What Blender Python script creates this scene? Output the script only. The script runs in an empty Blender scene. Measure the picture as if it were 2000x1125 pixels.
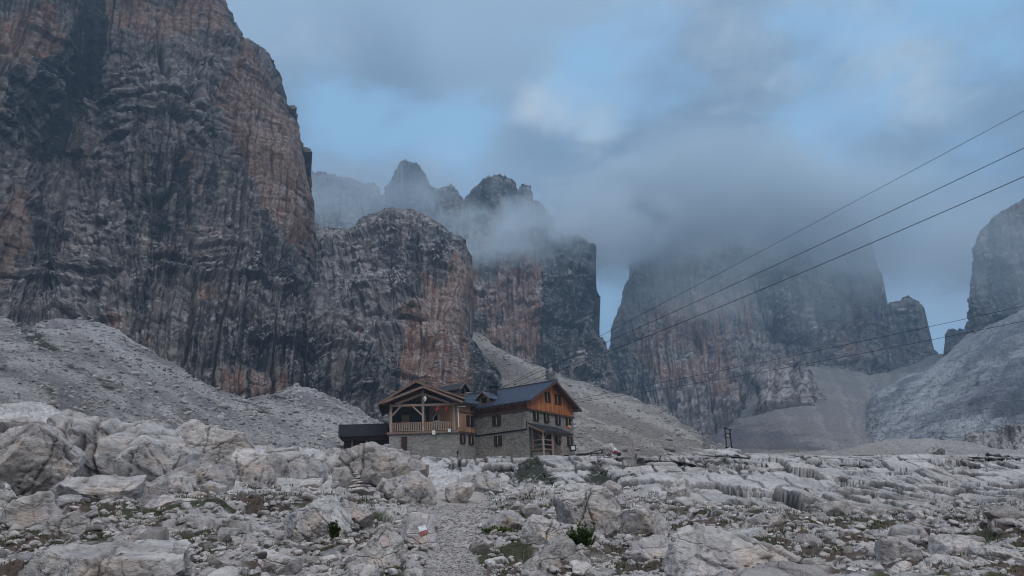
import bpy, bmesh, math, random
import numpy as np
from mathutils import Vector, Matrix, Euler
from mathutils.bvhtree import BVHTree
random.seed(7)
SC = bpy.context.scene
COL = SC.collection
# ------------------------------------------------------------------ camera
F, PITCH, ROLL = 1500.0, 17.7, -2.6
cam_d = bpy.data.cameras.new('camera'); cam = bpy.data.objects.new('camera', cam_d); COL.objects.link(cam)
cam_d.sensor_width = 36.0; cam_d.lens = 36.0*F/2000.0; cam_d.clip_start = 0.1; cam_d.clip_end = 9000
RM = Matrix.Rotation(math.radians(90+PITCH), 3, 'X') @ Matrix.Rotation(math.radians(ROLL), 3, 'Z')
cam.matrix_world = RM.to_4x4()
SC.camera = cam
RN = np.array(RM)
# ------------------------------------------------------------------ exposure
SC.view_settings.view_transform = 'Standard'; SC.view_settings.look = 'None'
SC.view_settings.exposure = 0.0; SC.view_settings.gamma = 1.0
SC.cycles.use_denoising = True; SC.cycles.filter_width = 1.1
SC.cycles.max_bounces = 5; SC.cycles.diffuse_bounces = 3; SC.cycles.volume_bounces = 3
SC.cycles.volume_step_rate = 1.0; SC.cycles.volume_max_steps = 64

def rays(px, py):
    """pixel (2000x1125 frame) -> direction with forward (Y) component 1"""
    px = np.asarray(px, float); py = np.asarray(py, float)
    d = np.stack([(px-1000)/F, (562.5-py)/F, -np.ones_like(px)], -1) @ RN.T
    return d/d[..., 1:2]
def at(px, py, Y):
    return Vector(rays(px, py)*Y)

# ------------------------------------------------------------------ world
SUN_EL, SUN_AZ = math.radians(50), math.radians(140)      # azimuth clockwise from +Y (behind right)
w = bpy.data.worlds.new('World'); SC.world = w; w.use_nodes = True
nt = w.node_tree; nt.nodes.clear()
def N(t, typ, **kw):
    n = t.nodes.new(typ)
    for k, v in kw.items():
        if k == 'inp':
            for i, x in v.items(): n.inputs[i].default_value = x
        else: setattr(n, k, v)
    return n
def math_(t, op, a, b=None, c=None, clamp=False):
    n = t.nodes.new('ShaderNodeMath'); n.operation = op; n.use_clamp = clamp
    for i, x in enumerate((a, b, c)):
        if x is None: continue
        if isinstance(x, (int, float)): n.inputs[i].default_value = x
        else: t.links.new(x, n.inputs[i])
    return n.outputs[0]
def mixc(t, f, a, b, mode='MIX'):
    n = t.nodes.new('ShaderNodeMix'); n.data_type = 'RGBA'; n.blend_type = mode; n.clamp_factor = True
    for s, x in ((0, f), (6, a), (7, b)):
        if isinstance(x, (int, float)): n.inputs[s].default_value = x
        elif isinstance(x, tuple): n.inputs[s].default_value = (*x[:3], 1)
        else: t.links.new(x, n.inputs[s])
    return n.outputs[2]
def mapr(t, x, a, b, c=0.0, d=1.0, smooth=True):
    n = t.nodes.new('ShaderNodeMapRange'); n.interpolation_type = 'SMOOTHSTEP' if smooth else 'LINEAR'
    t.links.new(x, n.inputs[0])
    for i, v in enumerate((a, b, c, d)): n.inputs[i+1].default_value = v
    return n.outputs[0]
def noise_(t, vec, scale, detail=4, rough=.5, dist=0.0):
    n = t.nodes.new('ShaderNodeTexNoise'); n.inputs['Scale'].default_value = scale
    n.inputs['Detail'].default_value = detail; n.inputs['Roughness'].default_value = rough
    n.inputs['Distortion'].default_value = dist
    if vec is not None: t.links.new(vec, n.inputs['Vector'])
    return n.outputs[0]
sky = N(nt, 'ShaderNodeTexSky', sky_type='NISHITA', sun_disc=False, sun_elevation=SUN_EL, sun_rotation=SUN_AZ)
tc = N(nt, 'ShaderNodeTexCoord'); D = tc.outputs['Generated']
sep = N(nt, 'ShaderNodeSeparateXYZ'); nt.links.new(D, sep.inputs[0])
mp = N(nt, 'ShaderNodeMapping'); nt.links.new(D, mp.inputs[0]); mp.inputs['Scale'].default_value = (1, 1, 1.7)
wn = noise_(nt, mp.outputs[0], 3.2, 6, .55, .6)
wn3 = noise_(nt, mp.outputs[0], 14.0, 7, .6, .5)
wn2 = noise_(nt, mp.outputs[0], 9.0, 6, .55, .3)
def lobe(px, py, r, amp):
    v = Vector(rays(px, py)).normalized()
    dn = N(nt, 'ShaderNodeVectorMath', operation='DOT_PRODUCT'); nt.links.new(D, dn.inputs[0]); dn.inputs[1].default_value = v
    k = 2.0/(r/F)**2*0.5
    e = math_(nt, 'EXPONENT', math_(nt, 'MULTIPLY', math_(nt, 'SUBTRACT', dn.outputs['Value'], 1.0), k))
    return math_(nt, 'MULTIPLY', e, amp)
def total(ls):
    s = ls[0]
    for l in ls[1:]: s = math_(nt, 'ADD', s, l)
    return s
BLUE = [(690,240,75,.9),(640,215,60,.5),(860,265,80,1.1),(920,245,50,.6),(1190,140,100,1.0),(1130,165,60,.5),(1000,185,60,.4),(1560,290,90,1.0),(1510,330,60,.5),(1700,40,130,.5),(1880,20,170,.6),(1560,20,90,.3),
        (1990,60,110,.5),(1360,110,60,.4),(1760,470,60,.4),(1870,400,60,.35),(1185,600,60,.8),(1830,640,70,.9),(1640,350,60,.4)]
PALE = [(1080,195,45,1.1),(1160,235,45,1.2),(1020,215,30,.9),(890,285,40,1.0),(820,300,30,.5),(1190,600,40,.6),(1870,430,40,.6),(1780,190,60,.6),(1620,340,40,.5),(1740,130,60,.5),(1460,40,120,.35),(600,40,120,.3),(1560,250,40,.5),(1850,70,110,.5),(1350,40,120,.4),(1650,60,80,.4)]
DARK = [(1900,220,150,.9),(1250,330,160,.5),(1500,420,200,.5),(700,420,160,.5),(1330,250,110,.45),(820,120,140,.35),(1960,330,120,.6),(500,230,90,.35),(1600,130,90,.35),(600,200,60,.2),(1080,290,100,.5),(760,180,60,.4),(1780,300,100,.4)]
bl = math_(nt, 'ADD', total([lobe(*a) for a in BLUE]), math_(nt, 'ADD', math_(nt, 'MULTIPLY', math_(nt, 'SUBTRACT', wn2, .5), 3.0), math_(nt, 'MULTIPLY', math_(nt, 'SUBTRACT', wn, .5), 1.0)))
bl = mapr(nt, bl, .30, 1.7, 0, .85)
pa = mapr(nt, math_(nt, 'ADD', total([lobe(*a) for a in PALE]), math_(nt, 'MULTIPLY', math_(nt, 'SUBTRACT', wn3, .5), 2.2)), .25, 1.8, 0, .85)
dk = mapr(nt, math_(nt, 'ADD', total([lobe(*a) for a in DARK]), math_(nt, 'MULTIPLY', math_(nt, 'SUBTRACT', wn, .5), 1.8)), .0, .9)
cc = mixc(nt, dk, (.335, .47, .635), (.20, .295, .42))
cc = mixc(nt, pa, cc, (.62, .70, .76))
# overcast is brighter and more neutral towards the zenith and behind the viewer
up = mapr(nt, sep.outputs[2], .70, .95)
bh = math_(nt, 'MULTIPLY', mapr(nt, math_(nt, 'MULTIPLY', sep.outputs[1], -1.0), .0, .4), mapr(nt, sep.outputs[2], .25, .6))
upm = math_(nt, 'MAXIMUM', up, bh)
lowb = math_(nt, 'MULTIPLY', mapr(nt, sep.outputs[1], .55, .1), mapr(nt, sep.outputs[2], .45, .15))   # valley walls shut out the low sky to the sides and behind
cc = mixc(nt, upm, cc, (1.14, 1.16, 1.25))
skyc = mixc(nt, 1.0, sky.outputs[0], (.105, .105, .105), 'MULTIPLY')
skyc = mixc(nt, .8, skyc, (.35, .66, .98))
blm = math_(nt, 'MULTIPLY', bl, math_(nt, 'SUBTRACT', 1.0, upm))
fin = mixc(nt, blm, cc, skyc)
fin = mixc(nt, lowb, fin, (.075, .085, .10))
bg = N(nt, 'ShaderNodeBackground'); nt.links.new(fin, bg.inputs[0]); bg.inputs[1].default_value = 1.0
wo = N(nt, 'ShaderNodeOutputWorld'); nt.links.new(bg.outputs[0], wo.inputs[0])
# ------------------------------------------------------------------ soft sun behind the clouds
sd = bpy.data.lights.new('sun', 'SUN'); so = bpy.data.objects.new('sun', sd); COL.objects.link(so)
sd.energy = .9; sd.angle = math.radians(22); sd.color = (1, .98, .97)
dirv = Vector((math.sin(SUN_AZ)*math.cos(SUN_EL), math.cos(SUN_AZ)*math.cos(SUN_EL), math.sin(SUN_EL)))
so.rotation_euler = dirv.to_track_quat('Z', 'Y').to_euler()

# ------------------------------------------------------------------ numpy noise
_rs = np.random.RandomState(11)
_G = _rs.normal(size=(4096, 3)).astype(np.float32); _G /= np.linalg.norm(_G, axis=1)[:, None]
_H = _rs.rand(4096, 3).astype(np.float32)
def _hash(ix, iy, iz, seed):
    h = (ix*73856093) ^ (iy*19349663) ^ (iz*83492791) ^ (seed*2654435)
    h ^= (h >> 13); h *= 1274126177; h ^= (h >> 16)
    return h & 4095
def perlin(p, seed=0):
    f = np.floor(p); i = f.astype(np.int64); f = (p-f).astype(np.float32)
    u = f*f*f*(f*(f*6-15)+10)
    r = None; out = 0
    for dx in (0, 1):
        wx = u[..., 0] if dx else 1-u[..., 0]
        for dy in (0, 1):
            wy = u[..., 1] if dy else 1-u[..., 1]
            for dz in (0, 1):
                wz = u[..., 2] if dz else 1-u[..., 2]
                g = _G[_hash(i[..., 0]+dx, i[..., 1]+dy, i[..., 2]+dz, seed)]
                out = out + wx*wy*wz*(g[..., 0]*(f[..., 0]-dx)+g[..., 1]*(f[..., 1]-dy)+g[..., 2]*(f[..., 2]-dz))
    return out*1.6
def fbm(p, oct=4, gain=.5, seed=0):
    s = 0; a = 1.0; t = 0
    for k in range(oct):
        s = s + a*perlin(p*(2.03**k)+k*7.3, seed+k); t += a; a *= gain
    return s/t
def ridged(p, oct=3, gain=.5, seed=0):
    s = 0; a = 1.0; t = 0
    for k in range(oct):
        s = s + a*(1-2*np.abs(perlin(p*(2.03**k)+k*3.1, seed+k))); t += a; a *= gain
    return s/t
def cells(p, seed=0):
    """F1, F2 and a random number of the nearest cell"""
    f = np.floor(p); i = f.astype(np.int64); f = (p-f).astype(np.float32)
    d1 = np.full(p.shape[:-1], 9., np.float32); d2 = d1.copy(); rid = np.zeros_like(d1)
    for dx in (-1, 0, 1):
        for dy in (-1, 0, 1):
            for dz in (-1, 0, 1):
                h = _hash(i[..., 0]+dx, i[..., 1]+dy, i[..., 2]+dz, seed)
                o = _H[h]
                d = (o[..., 0]+dx-f[..., 0])**2+(o[..., 1]+dy-f[..., 1])**2+(o[..., 2]+dz-f[..., 2])**2
                n1 = d < d1
                d2 = np.where(n1, d1, np.minimum(d2, d)); rid = np.where(n1, _H[(h*7+13) & 4095][..., 0], rid)
                d1 = np.where(n1, d, d1)
    return np.sqrt(d1), np.sqrt(d2), rid
def sstep(x, a, b):
    t = np.clip((x-a)/(b-a), 0, 1); return t*t*(3-2*t)
def lerp(a, b, t): return a+(b-a)*t
def V3(*a): return np.array(a, float)
def tps(ctrl):
    """smooth log-distance over the picture from (px, py, distance) control points"""
    c = np.array(ctrl, float); xy = c[:, :2]/500.; v = np.log(c[:, 2]); n = len(c)
    def U(r2): return np.where(r2 > 0, .5*r2*np.log(np.maximum(r2, 1e-12)), 0)
    r2 = ((xy[:, None]-xy[None])**2).sum(-1)
    A = np.zeros((n+3, n+3)); A[:n, :n] = U(r2)+np.eye(n)*.002; A[:n, n] = 1; A[:n, n+1:] = xy; A[n, :n] = 1; A[n+1:, :n] = xy.T
    s = np.linalg.solve(A, np.r_[v, 0, 0, 0])
    def f(px, py):
        x = px/500.; y = py/500.; o = s[n]+s[n+1]*x+s[n+2]*y
        for k in range(n): o = o+s[k]*U((x-xy[k, 0])**2+(y-xy[k, 1])**2)
        return np.exp(o)
    return f
def sdpoly(px, py, poly):
    """signed distance in picture units, positive inside"""
    P = np.array(poly, float); n = len(P); d = np.full(px.shape, 1e9); ins = np.zeros(px.shape, bool)
    for k in range(n):
        a = P[k]; b = P[(k+1) % n]; e = b-a
        wx = px-a[0]; wy = py-a[1]; t = np.clip((wx*e[0]+wy*e[1])/(e@e), 0, 1)
        d = np.minimum(d, (wx-e[0]*t)**2+(wy-e[1]*t)**2)
        c = ((a[1] > py) != (b[1] > py)) & (px < (b[0]-a[0])*(py-a[1])/((b[1]-a[1]) or 1e-9)+a[0])
        ins ^= c
    return np.where(ins, 1, -1)*np.sqrt(d)
def path(pts, n, jag=0, seed=0):
    P = np.array(pts, float); L = np.r_[0, np.cumsum(np.linalg.norm(np.diff(P, axis=0), axis=1))]
    s = np.linspace(0, L[-1], n); o = np.stack([np.interp(s, L, P[:, 0]), np.interp(s, L, P[:, 1])], -1)
    if jag:
        q = np.stack([s/60., np.full(n, 3.3+seed), np.full(n, .7)], -1)
        w_ = np.minimum(1, np.minimum(s, L[-1]-s)/60+.1)
        b1 = ridged(q, 4, .6, seed)*w_; b2 = fbm(q*1.7+9, 4, .6, seed+5)*w_
        t = np.gradient(o, axis=0); t /= np.linalg.norm(t, axis=1)[:, None]+1e-9
        o[:, 0] += -t[:, 1]*-jag*b2; o[:, 1] += t[:, 0]*-jag*b2
        o[:, 1] -= jag*(.6*(b1-.4)+.45*(ridged(q*5+3, 3, .6, seed+11)-.3)*w_)
    return o

# ------------------------------------------------------------------ mesh helpers
def grid_faces(r, c):
    i = np.arange((r-1)*c).reshape(r-1, c)[:, :-1].ravel()
    return np.stack([i, i+c, i+c+1, i+1], -1)
def mesh_np(name, v, f, col=None, smooth=True, mat=None):
    m = bpy.data.meshes.new(name); v = np.asarray(v, np.float32).reshape(-1, 3); f = np.asarray(f, np.int32); k = f.shape[1]
    m.vertices.add(len(v)); m.vertices.foreach_set('co', v.ravel())
    m.loops.add(f.size); m.loops.foreach_set('vertex_index', f.ravel())
    m.polygons.add(len(f)); m.polygons.foreach_set('loop_start', np.arange(0, f.size, k, dtype=np.int32))
    m.polygons.foreach_set('loop_total', np.full(len(f), k, np.int32))
    m.polygons.foreach_set('use_smooth', np.full(len(f), smooth))
    m.update(calc_edges=True)
    if col is not None:
        a = m.color_attributes.new('Col', 'FLOAT_COLOR', 'POINT')
        c = np.ones((len(v), 4), np.float32); c[:, :3] = np.clip(col.reshape(-1, 3), 0, 1); a.data.foreach_set('color', c.ravel())
    if mat: m.materials.append(mat)
    return m
def link(name, me, parent=None, loc=None):
    o = bpy.data.objects.new(name, me); COL.objects.link(o)
    if parent: o.parent = parent
    if loc is not None: o.location = loc
    return o
def tag(o, label=None, cat=None, group=None, kind=None):
    if label: o['label'] = label
    if cat: o['category'] = cat
    if group: o['group'] = group
    if kind: o['kind'] = kind
    return o
def empty(name, loc, label, cat, group=None):
    o = bpy.data.objects.new(name, None); COL.objects.link(o); o.location = loc; o.empty_display_size = .3
    return tag(o, label, cat, group)

# ------------------------------------------------------------------ materials
def mat_(name): 
    m = bpy.data.materials.new(name); m.use_nodes = True; t = m.node_tree; t.nodes.clear()
    o = t.nodes.new('ShaderNodeOutputMaterial'); b = t.nodes.new('ShaderNodeBsdfPrincipled'); t.links.new(b.outputs[0], o.inputs[0])
    b.inputs['Specular IOR Level'].default_value = .25
    return m, t, b
def bump_(t, b, h, dist, strength=1.0):
    n = t.nodes.new('ShaderNodeBump'); n.inputs['Distance'].default_value = dist; n.inputs['Strength'].default_value = strength
    t.links.new(h, n.inputs['Height']); t.links.new(n.outputs[0], b.inputs['Normal'])
def rock_mat(name, scale=1.0, var=.35, bump=.08, vert=1.0, rough=.92, usecol=True, base=(.4, .4, .4), spots=.0, crack=.45):
    """limestone: colour comes from the stone's own stain map, broken up by grain; scale = size in metres of the grain"""
    m, t, b = mat_(name); tc = t.nodes.new('ShaderNodeTexCoord'); mp = t.nodes.new('ShaderNodeMapping')
    t.links.new(tc.outputs['Object'], mp.inputs[0]); s = 1/scale; mp.inputs['Scale'].default_value = (s, s, s/vert)
    n1 = noise_(t, mp.outputs[0], 1.0, 6, .65, .3); n2 = noise_(t, mp.outputs[0], 4.5, 5, .7)
    vo = t.nodes.new('ShaderNodeTexVoronoi'); vo.feature = 'DISTANCE_TO_EDGE'; vo.inputs['Scale'].default_value = 1.3
    wv = t.nodes.new('ShaderNodeMix'); wv.data_type = 'VECTOR'; wv.inputs[0].default_value = .22
    nn = t.nodes.new('ShaderNodeTexNoise'); nn.inputs['Scale'].default_value = 2.0; nn.inputs['Detail'].default_value = 4; t.links.new(mp.outputs[0], nn.inputs[0])
    t.links.new(mp.outputs[0], wv.inputs[4]); t.links.new(nn.outputs[1], wv.inputs[5]); t.links.new(wv.outputs[1], vo.inputs[0])
    ck = mapr(t, vo.outputs[0], 0.0, .035)
    if usecol:
        at_ = t.nodes.new('ShaderNodeVertexColor'); at_.layer_name = 'Col'; c = at_.outputs[0]
    else:
        r = t.nodes.new('ShaderNodeRGB'); r.outputs[0].default_value = (*base, 1); c = r.outputs[0]
    f = math_(t, 'ADD', math_(t, 'MULTIPLY', n1, .6), math_(t, 'MULTIPLY', n2, .4))
    f = mapr(t, f, .3, .7, 1-var, 1+var, False)
    g = t.nodes.new('ShaderNodeCombineColor')
    for k in range(3): t.links.new(f, g.inputs[k])
    c = mixc(t, 1.0, c, g.outputs[0], 'MULTIPLY')
    if spots:
        n3 = noise_(t, mp.outputs[0], .45, 4, .6)
        c = mixc(t, mapr(t, n3, .52, .68, 0, spots), c, mixc(t, 1.0, c, (1.0, .86, .74), 'MULTIPLY'))
        c = mixc(t, mapr(t, n2, .62, .72, 0, spots), c, mixc(t, 1.0, c, (.45, .45, .5), 'MULTIPLY'))
    t.links.new(c, b.inputs['Base Color']); b.inputs['Roughness'].default_value = rough
    h = math_(t, 'ADD', math_(t, 'ADD', n1, math_(t, 'MULTIPLY', n2, .5)), math_(t, 'MULTIPLY', ck, crack))
    bump_(t, b, h, bump)
    return m
# ================================================================== LANDSCAPE
LAST = {}
def relief(name, outline, base, ctrl, n, m, disp=None, color=None, mat=None, jag=0, rnd=None, back=(), drop=.25, seed=0, qpow=1.0, post=None, nblur=2):
    """rock body: outline path lofted to a base path, set at real distances, displaced along its
    normal by rock relief, and closed backwards over the top (back = distances in metres)."""
    O = path(outline, n, jag, seed); B = path(base, n)
    t = np.linspace(0, 1, m)**qpow
    pix = O[None]*(1-t)[:, None, None]+B[None]*t[:, None, None]
    px, py = pix[..., 0], pix[..., 1]
    Y = tps(ctrl)(px, py)
    if post is not None: Y = post(px, py, Y)
    if rnd:
        Rp, Rm = rnd
        Oc = path(outline, max(24, n//12))
        d = np.full(px.shape, 1e9)
        for a, b in zip(Oc[:-1], Oc[1:]):
            e = b-a; tt = np.clip(((px-a[0])*e[0]+(py-a[1])*e[1])/(e@e+1e-9), 0, 1)
            d = np.minimum(d, np.hypot(px-a[0]-e[0]*tt, py-a[1]-e[1]*tt))
        q = 1-np.clip(d/Rp, 0, 1)
        Y = Y+Rm*(1-np.sqrt(np.maximum(0, 1-q*q*.98)))
    P = rays(px, py)*Y[..., None]
    if len(back):
        rows = []
        for b in reversed(back):
            o = P[0].copy(); s = (Y[0]+b)/Y[0]
            o2 = o*s[:, None]; o2[:, 2] = o[:, 2]*(1+.0*s)-b*drop
            rows.append(o2)
        P = np.concatenate([np.array(rows), P], 0)
        px = np.concatenate([np.repeat(px[:1], len(back), 0), px], 0); py = np.concatenate([np.repeat(py[:1], len(back), 0), py], 0)
    du = np.gradient(P, axis=1); dv = np.gradient(P, axis=0)
    nr = np.cross(dv, du); ln = np.linalg.norm(nr, axis=-1, keepdims=True)+1e-9; nr /= ln
    sgn = np.sign(-(nr*P).sum(-1).mean()) or 1
    nr *= sgn
    for _ in range(nblur):
        nr[1:-1] = (nr[:-2]+nr[1:-1]*2+nr[2:])/4; nr[:, 1:-1] = (nr[:, :-2]+nr[:, 1:-1]*2+nr[:, 2:])/4
    nr /= np.linalg.norm(nr, axis=-1, keepdims=True)+1e-9
    if disp is not None:
        h = disp(P, px, py)
        if rnd:
            qq = q if q.shape == h.shape else np.concatenate([np.repeat(q[:1], len(back), 0), q], 0)
            h = h*(1-.62*qq**1.5)
        P2 = P+nr*h[..., None]
    else: P2 = P
    a1 = np.gradient(P2, axis=1); a2_ = np.gradient(P2, axis=0); n2 = np.cross(a2_, a1)*sgn; LAST['nz'] = n2[..., 2]/(np.linalg.norm(n2, axis=-1)+1e-9)
    c = color(P, px, py) if color is not None else None
    f = grid_faces(*P.shape[:2])
    if sgn > 0: f = f[:, ::-1]
    me = mesh_np(name, P2, f, c, True, mat)
    return link(name, me), P2, px, py

def along(P):
    """horizontal coordinate along the face of the wall"""
    x, y = P[..., 0], P[..., 1]; return np.arctan2(x, y)*float(np.hypot(x, y).mean())
MASK = {}
def blocks(al, z, w_, hh, seed):
    """jointed rock: random offset of each rectangular block, and closeness to a joint"""
    q = z/hh; r = np.floor(q).astype(np.int64); ro = _H[_hash(r, r*0+3, r*0, seed)]
    p = al/(w_*(.6+.9*ro[..., 1]))+ro[..., 0]*17; c = np.floor(p).astype(np.int64)
    o = _H[_hash(r, c, r*0+1, seed+1)]; fz = q-r; fx = p-c
    jt = np.minimum(np.minimum(fz, 1-fz)*hh/w_, np.minimum(fx, 1-fx))
    return o[..., 0]-.5, jt, o[..., 1]
def cols(al, z, w_, hh, seed): return blocks(z, al, hh, w_, seed)
def cliff_disp(S, a=(1, 1, 1, 1), seed=0, zones=()):
    def g(P, px, py):
        MASK['p'] = np.zeros(px.shape); MASK['o'] = np.zeros(px.shape)
        for kd, wg, sf, pl in zones:
            if kd in 'po': MASK[kd] = np.maximum(MASK[kd], wg*sstep(sdpoly(px, py, pl), -sf, sf))
        sm = 1-.6*MASK['o']
        x, y, z = P[..., 0], P[..., 1], P[..., 2]
        lo = fbm(P/(70*S), 3, .5, seed); al = along(P); zz = np.zeros_like(z)+seed*1.7
        mid = fbm(P/(14*S), 4, .55, seed+2)
        zs = z+3*S*lo+.06*x+1.1*S*mid; a2 = al+1.3*S*mid+.6*S*fbm(P/(5*S), 3, .6, seed+5)
        h = a[0]*(13*S*fbm(np.stack([al/(44*S), zz, z/(120*S)], -1), 3, .5, seed+3)+6*S*fbm(P/(24*S), 3, .55, seed+4))
        fl = ridged(np.stack([a2/(6*S), zz, z/(80*S)], -1), 4, .66, seed+9)
        ch = np.abs(perlin(np.stack([a2/(15*S), zz, z/(140*S)], -1), seed+12))
        h = h+a[1]*sm*(2.9*S*fl-6*S*(1-sstep(ch, 0, .06))*sstep(lo, -.25, .05))
        b1, j1, _ = cols(a2, zs, 8*S, 26*S, seed+20); b2, j2, _ = cols(a2+.5*S*mid, zs, 3.1*S, 9*S, seed+22); b3, j3, _ = cols(a2+.9*S*mid, zs, 1.35*S, 2.6*S, seed+24)
        lg = sstep(fbm(P/(38*S), 3, .5, seed+29)+.34*MASK.get('p', 0), .05, .22)
        h = h+a[2]*S*sm*(3.4*b1+1.7*b2+.75*b3)
        b4, j4, _ = blocks(a2, zs, 5*S, 2.3*S, seed+28); k = np.floor(zs/(7*S)); fr = zs/(7*S)-k; on = sstep(perlin(np.stack([al/(30*S), zz, k*5.1], -1), seed+26), -.05, .2)
        h = h+a[2]*S*lg*(1.7*b4+3.0*on*(sstep(fr, 0, .06)-sstep(fr, .5, 1)))
        h = h-a[3]*S*.5*(1-sstep(j2, 0, .05))+a[3]*S*(.75*fbm(P/(3.2*S), 5, .66, seed+40))
        return h
    return g
GREY, PALE_, DARKC, ORNG, BUFF = V3(.195, .172, .160), V3(.36, .34, .335), V3(.020, .023, .029), V3(.26, .138, .092), V3(.32, .225, .180)
def cliff_color(S, zones, seed=0, gain=1.0, basec=GREY, pale=PALE_, obias=0.0):
    """stain map: orange fresh rock, black water streaks, grey weathered rock, pale rubble on ledges"""
    def g(P, px, py):
        x, y, z = P[..., 0], P[..., 1], P[..., 2]; nz = LAST['nz']
        wob = 34*fbm(P/(22*S), 4, .6, seed+50)+10*fbm(P/(5*S), 3, .6, seed+51)
        al = along(P); zz = np.zeros_like(z)+seed; mid = fbm(P/(14*S), 4, .55, seed+2); a2 = al+1.3*S*mid+.6*S*fbm(P/(5*S), 3, .6, seed+5); a3 = al+.7*S*mid+.35*S*fbm(P/(5*S), 3, .6, seed+5); zs = z+3*S*fbm(P/(70*S), 3, .5, seed)+.06*x+1.1*S*mid
        nrm = lambda q: (q-q.mean())/(q.std()+1e-6)
        st = nrm(fbm(np.stack([a3/(6*S), zz, z/(95*S)], -1), 5, .74, seed+60))
        st2 = nrm(fbm(np.stack([a3/(1.9*S), zz+4, z/(24*S)], -1), 4, .72, seed+66))
        blot = nrm(fbm(P/(16*S), 4, .55, seed+61)); gn = nrm(fbm(P/(4*S), 5, .7, seed+75)); fine = nrm(fbm(P/(1.1*S), 3, .7, seed+77))
        lay = nrm(fbm(np.stack([al/(60*S), zz, zs/(2.2*S)], -1), 4, .65, seed+70))
        b2, j2, r2 = cols(a2+.5*S*mid, zs, 3.1*S, 9*S, seed+22); b1, j1, r1 = cols(a2, zs, 8*S, 26*S, seed+20); b3, j3, r3 = cols(a2+.9*S*mid, zs, 1.35*S, 2.6*S, seed+24)
        lg = sstep(fbm(P/(38*S), 3, .5, seed+29)+.34*MASK.get('p', 0), .05, .22)
        m = {k: np.zeros(px.shape) for k in 'odpb'}
        for kind, wgt, soft, poly in zones:
            m[kind] = np.maximum(m[kind], wgt*sstep(sdpoly(px, py, poly)+wob, -soft, soft))
        c = basec*(1+.16*gn+.10*lay+.25*(r2-.5)+.14*fine)[..., None]
        c = lerp(c, pale*(1+.12*fine[..., None]), (sstep(.5*lay+.5*gn+.35*st2+1.5*m['p'], .7, 1.8)*.8)[..., None])
        buff = lerp(ORNG, BUFF, sstep(.6*gn+.6*st2+1.2*(r1-.5), -.9, 1.1)[..., None])*(1+.10*lay+.12*fine+.2*(r2-.5))[..., None]
        om = sstep(.40*st+.40*blot+.7*(r1-.5)+2.5*m['o']-.6*m['d']+obias, .95, 1.5)
        c = lerp(c, buff, (om*.95)[..., None])
        c = lerp(c, V3(.42, .33, .29)*(1+.15*fine[..., None]), (m['b']*sstep(.6*gn+.5*lay+.3*st2, -.4, .8))[..., None])
        st0 = nrm(fbm(np.stack([a3/(19*S), zz+9, z/(260*S)], -1), 3, .6, seed+64))
        dk = sstep(.80*st+.45*st2+.20*blot+.38*st0+2.0*m['d']-.85*m['o']-1.0*m['p']-.4*m['b']-.3*lg, .75, 1.3)
        c = lerp(c, DARKC*(1+.3*fine+.2*gn)[..., None], (dk*.9)[..., None])
        c = c*(1-.45*sstep(-st2, .7, 1.8))[..., None]
        c = c*lerp(.55, 1, sstep(j2, 0, .05))[..., None]*lerp(.8, 1, sstep(j3, 0, .09))[..., None]
        c = lerp(c, pale*(1+.2*fine+.12*gn)[..., None], (sstep(nz, .42, .70)*sstep(gn+.5*st2, -.8, .8)*(.35+.6*lg))[..., None])
        return np.maximum(c, .008)*gain
    return g
M_cliff = rock_mat('cliff_limestone', 2.0, .5, 1.3, 2.2)
M_far = rock_mat('far_limestone', 7.0, .38, 3.0, 2.0)
M_scree = rock_mat('scree', .6, .55, .45)
M_scree2 = rock_mat('scree_far', 1.4, .45, .8)
M_ground = rock_mat('pale_limestone', .5, .3, .14, 1.0, spots=.45, crack=.15)
M_boulder = rock_mat('boulder_limestone', .42, .42, .11, .8, spots=.8, crack=.12)

DATA = {}
def struct(r):
    r[0]['kind'] = 'structure'; DATA[r[0].name] = r[1:]; return r[0]
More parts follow.
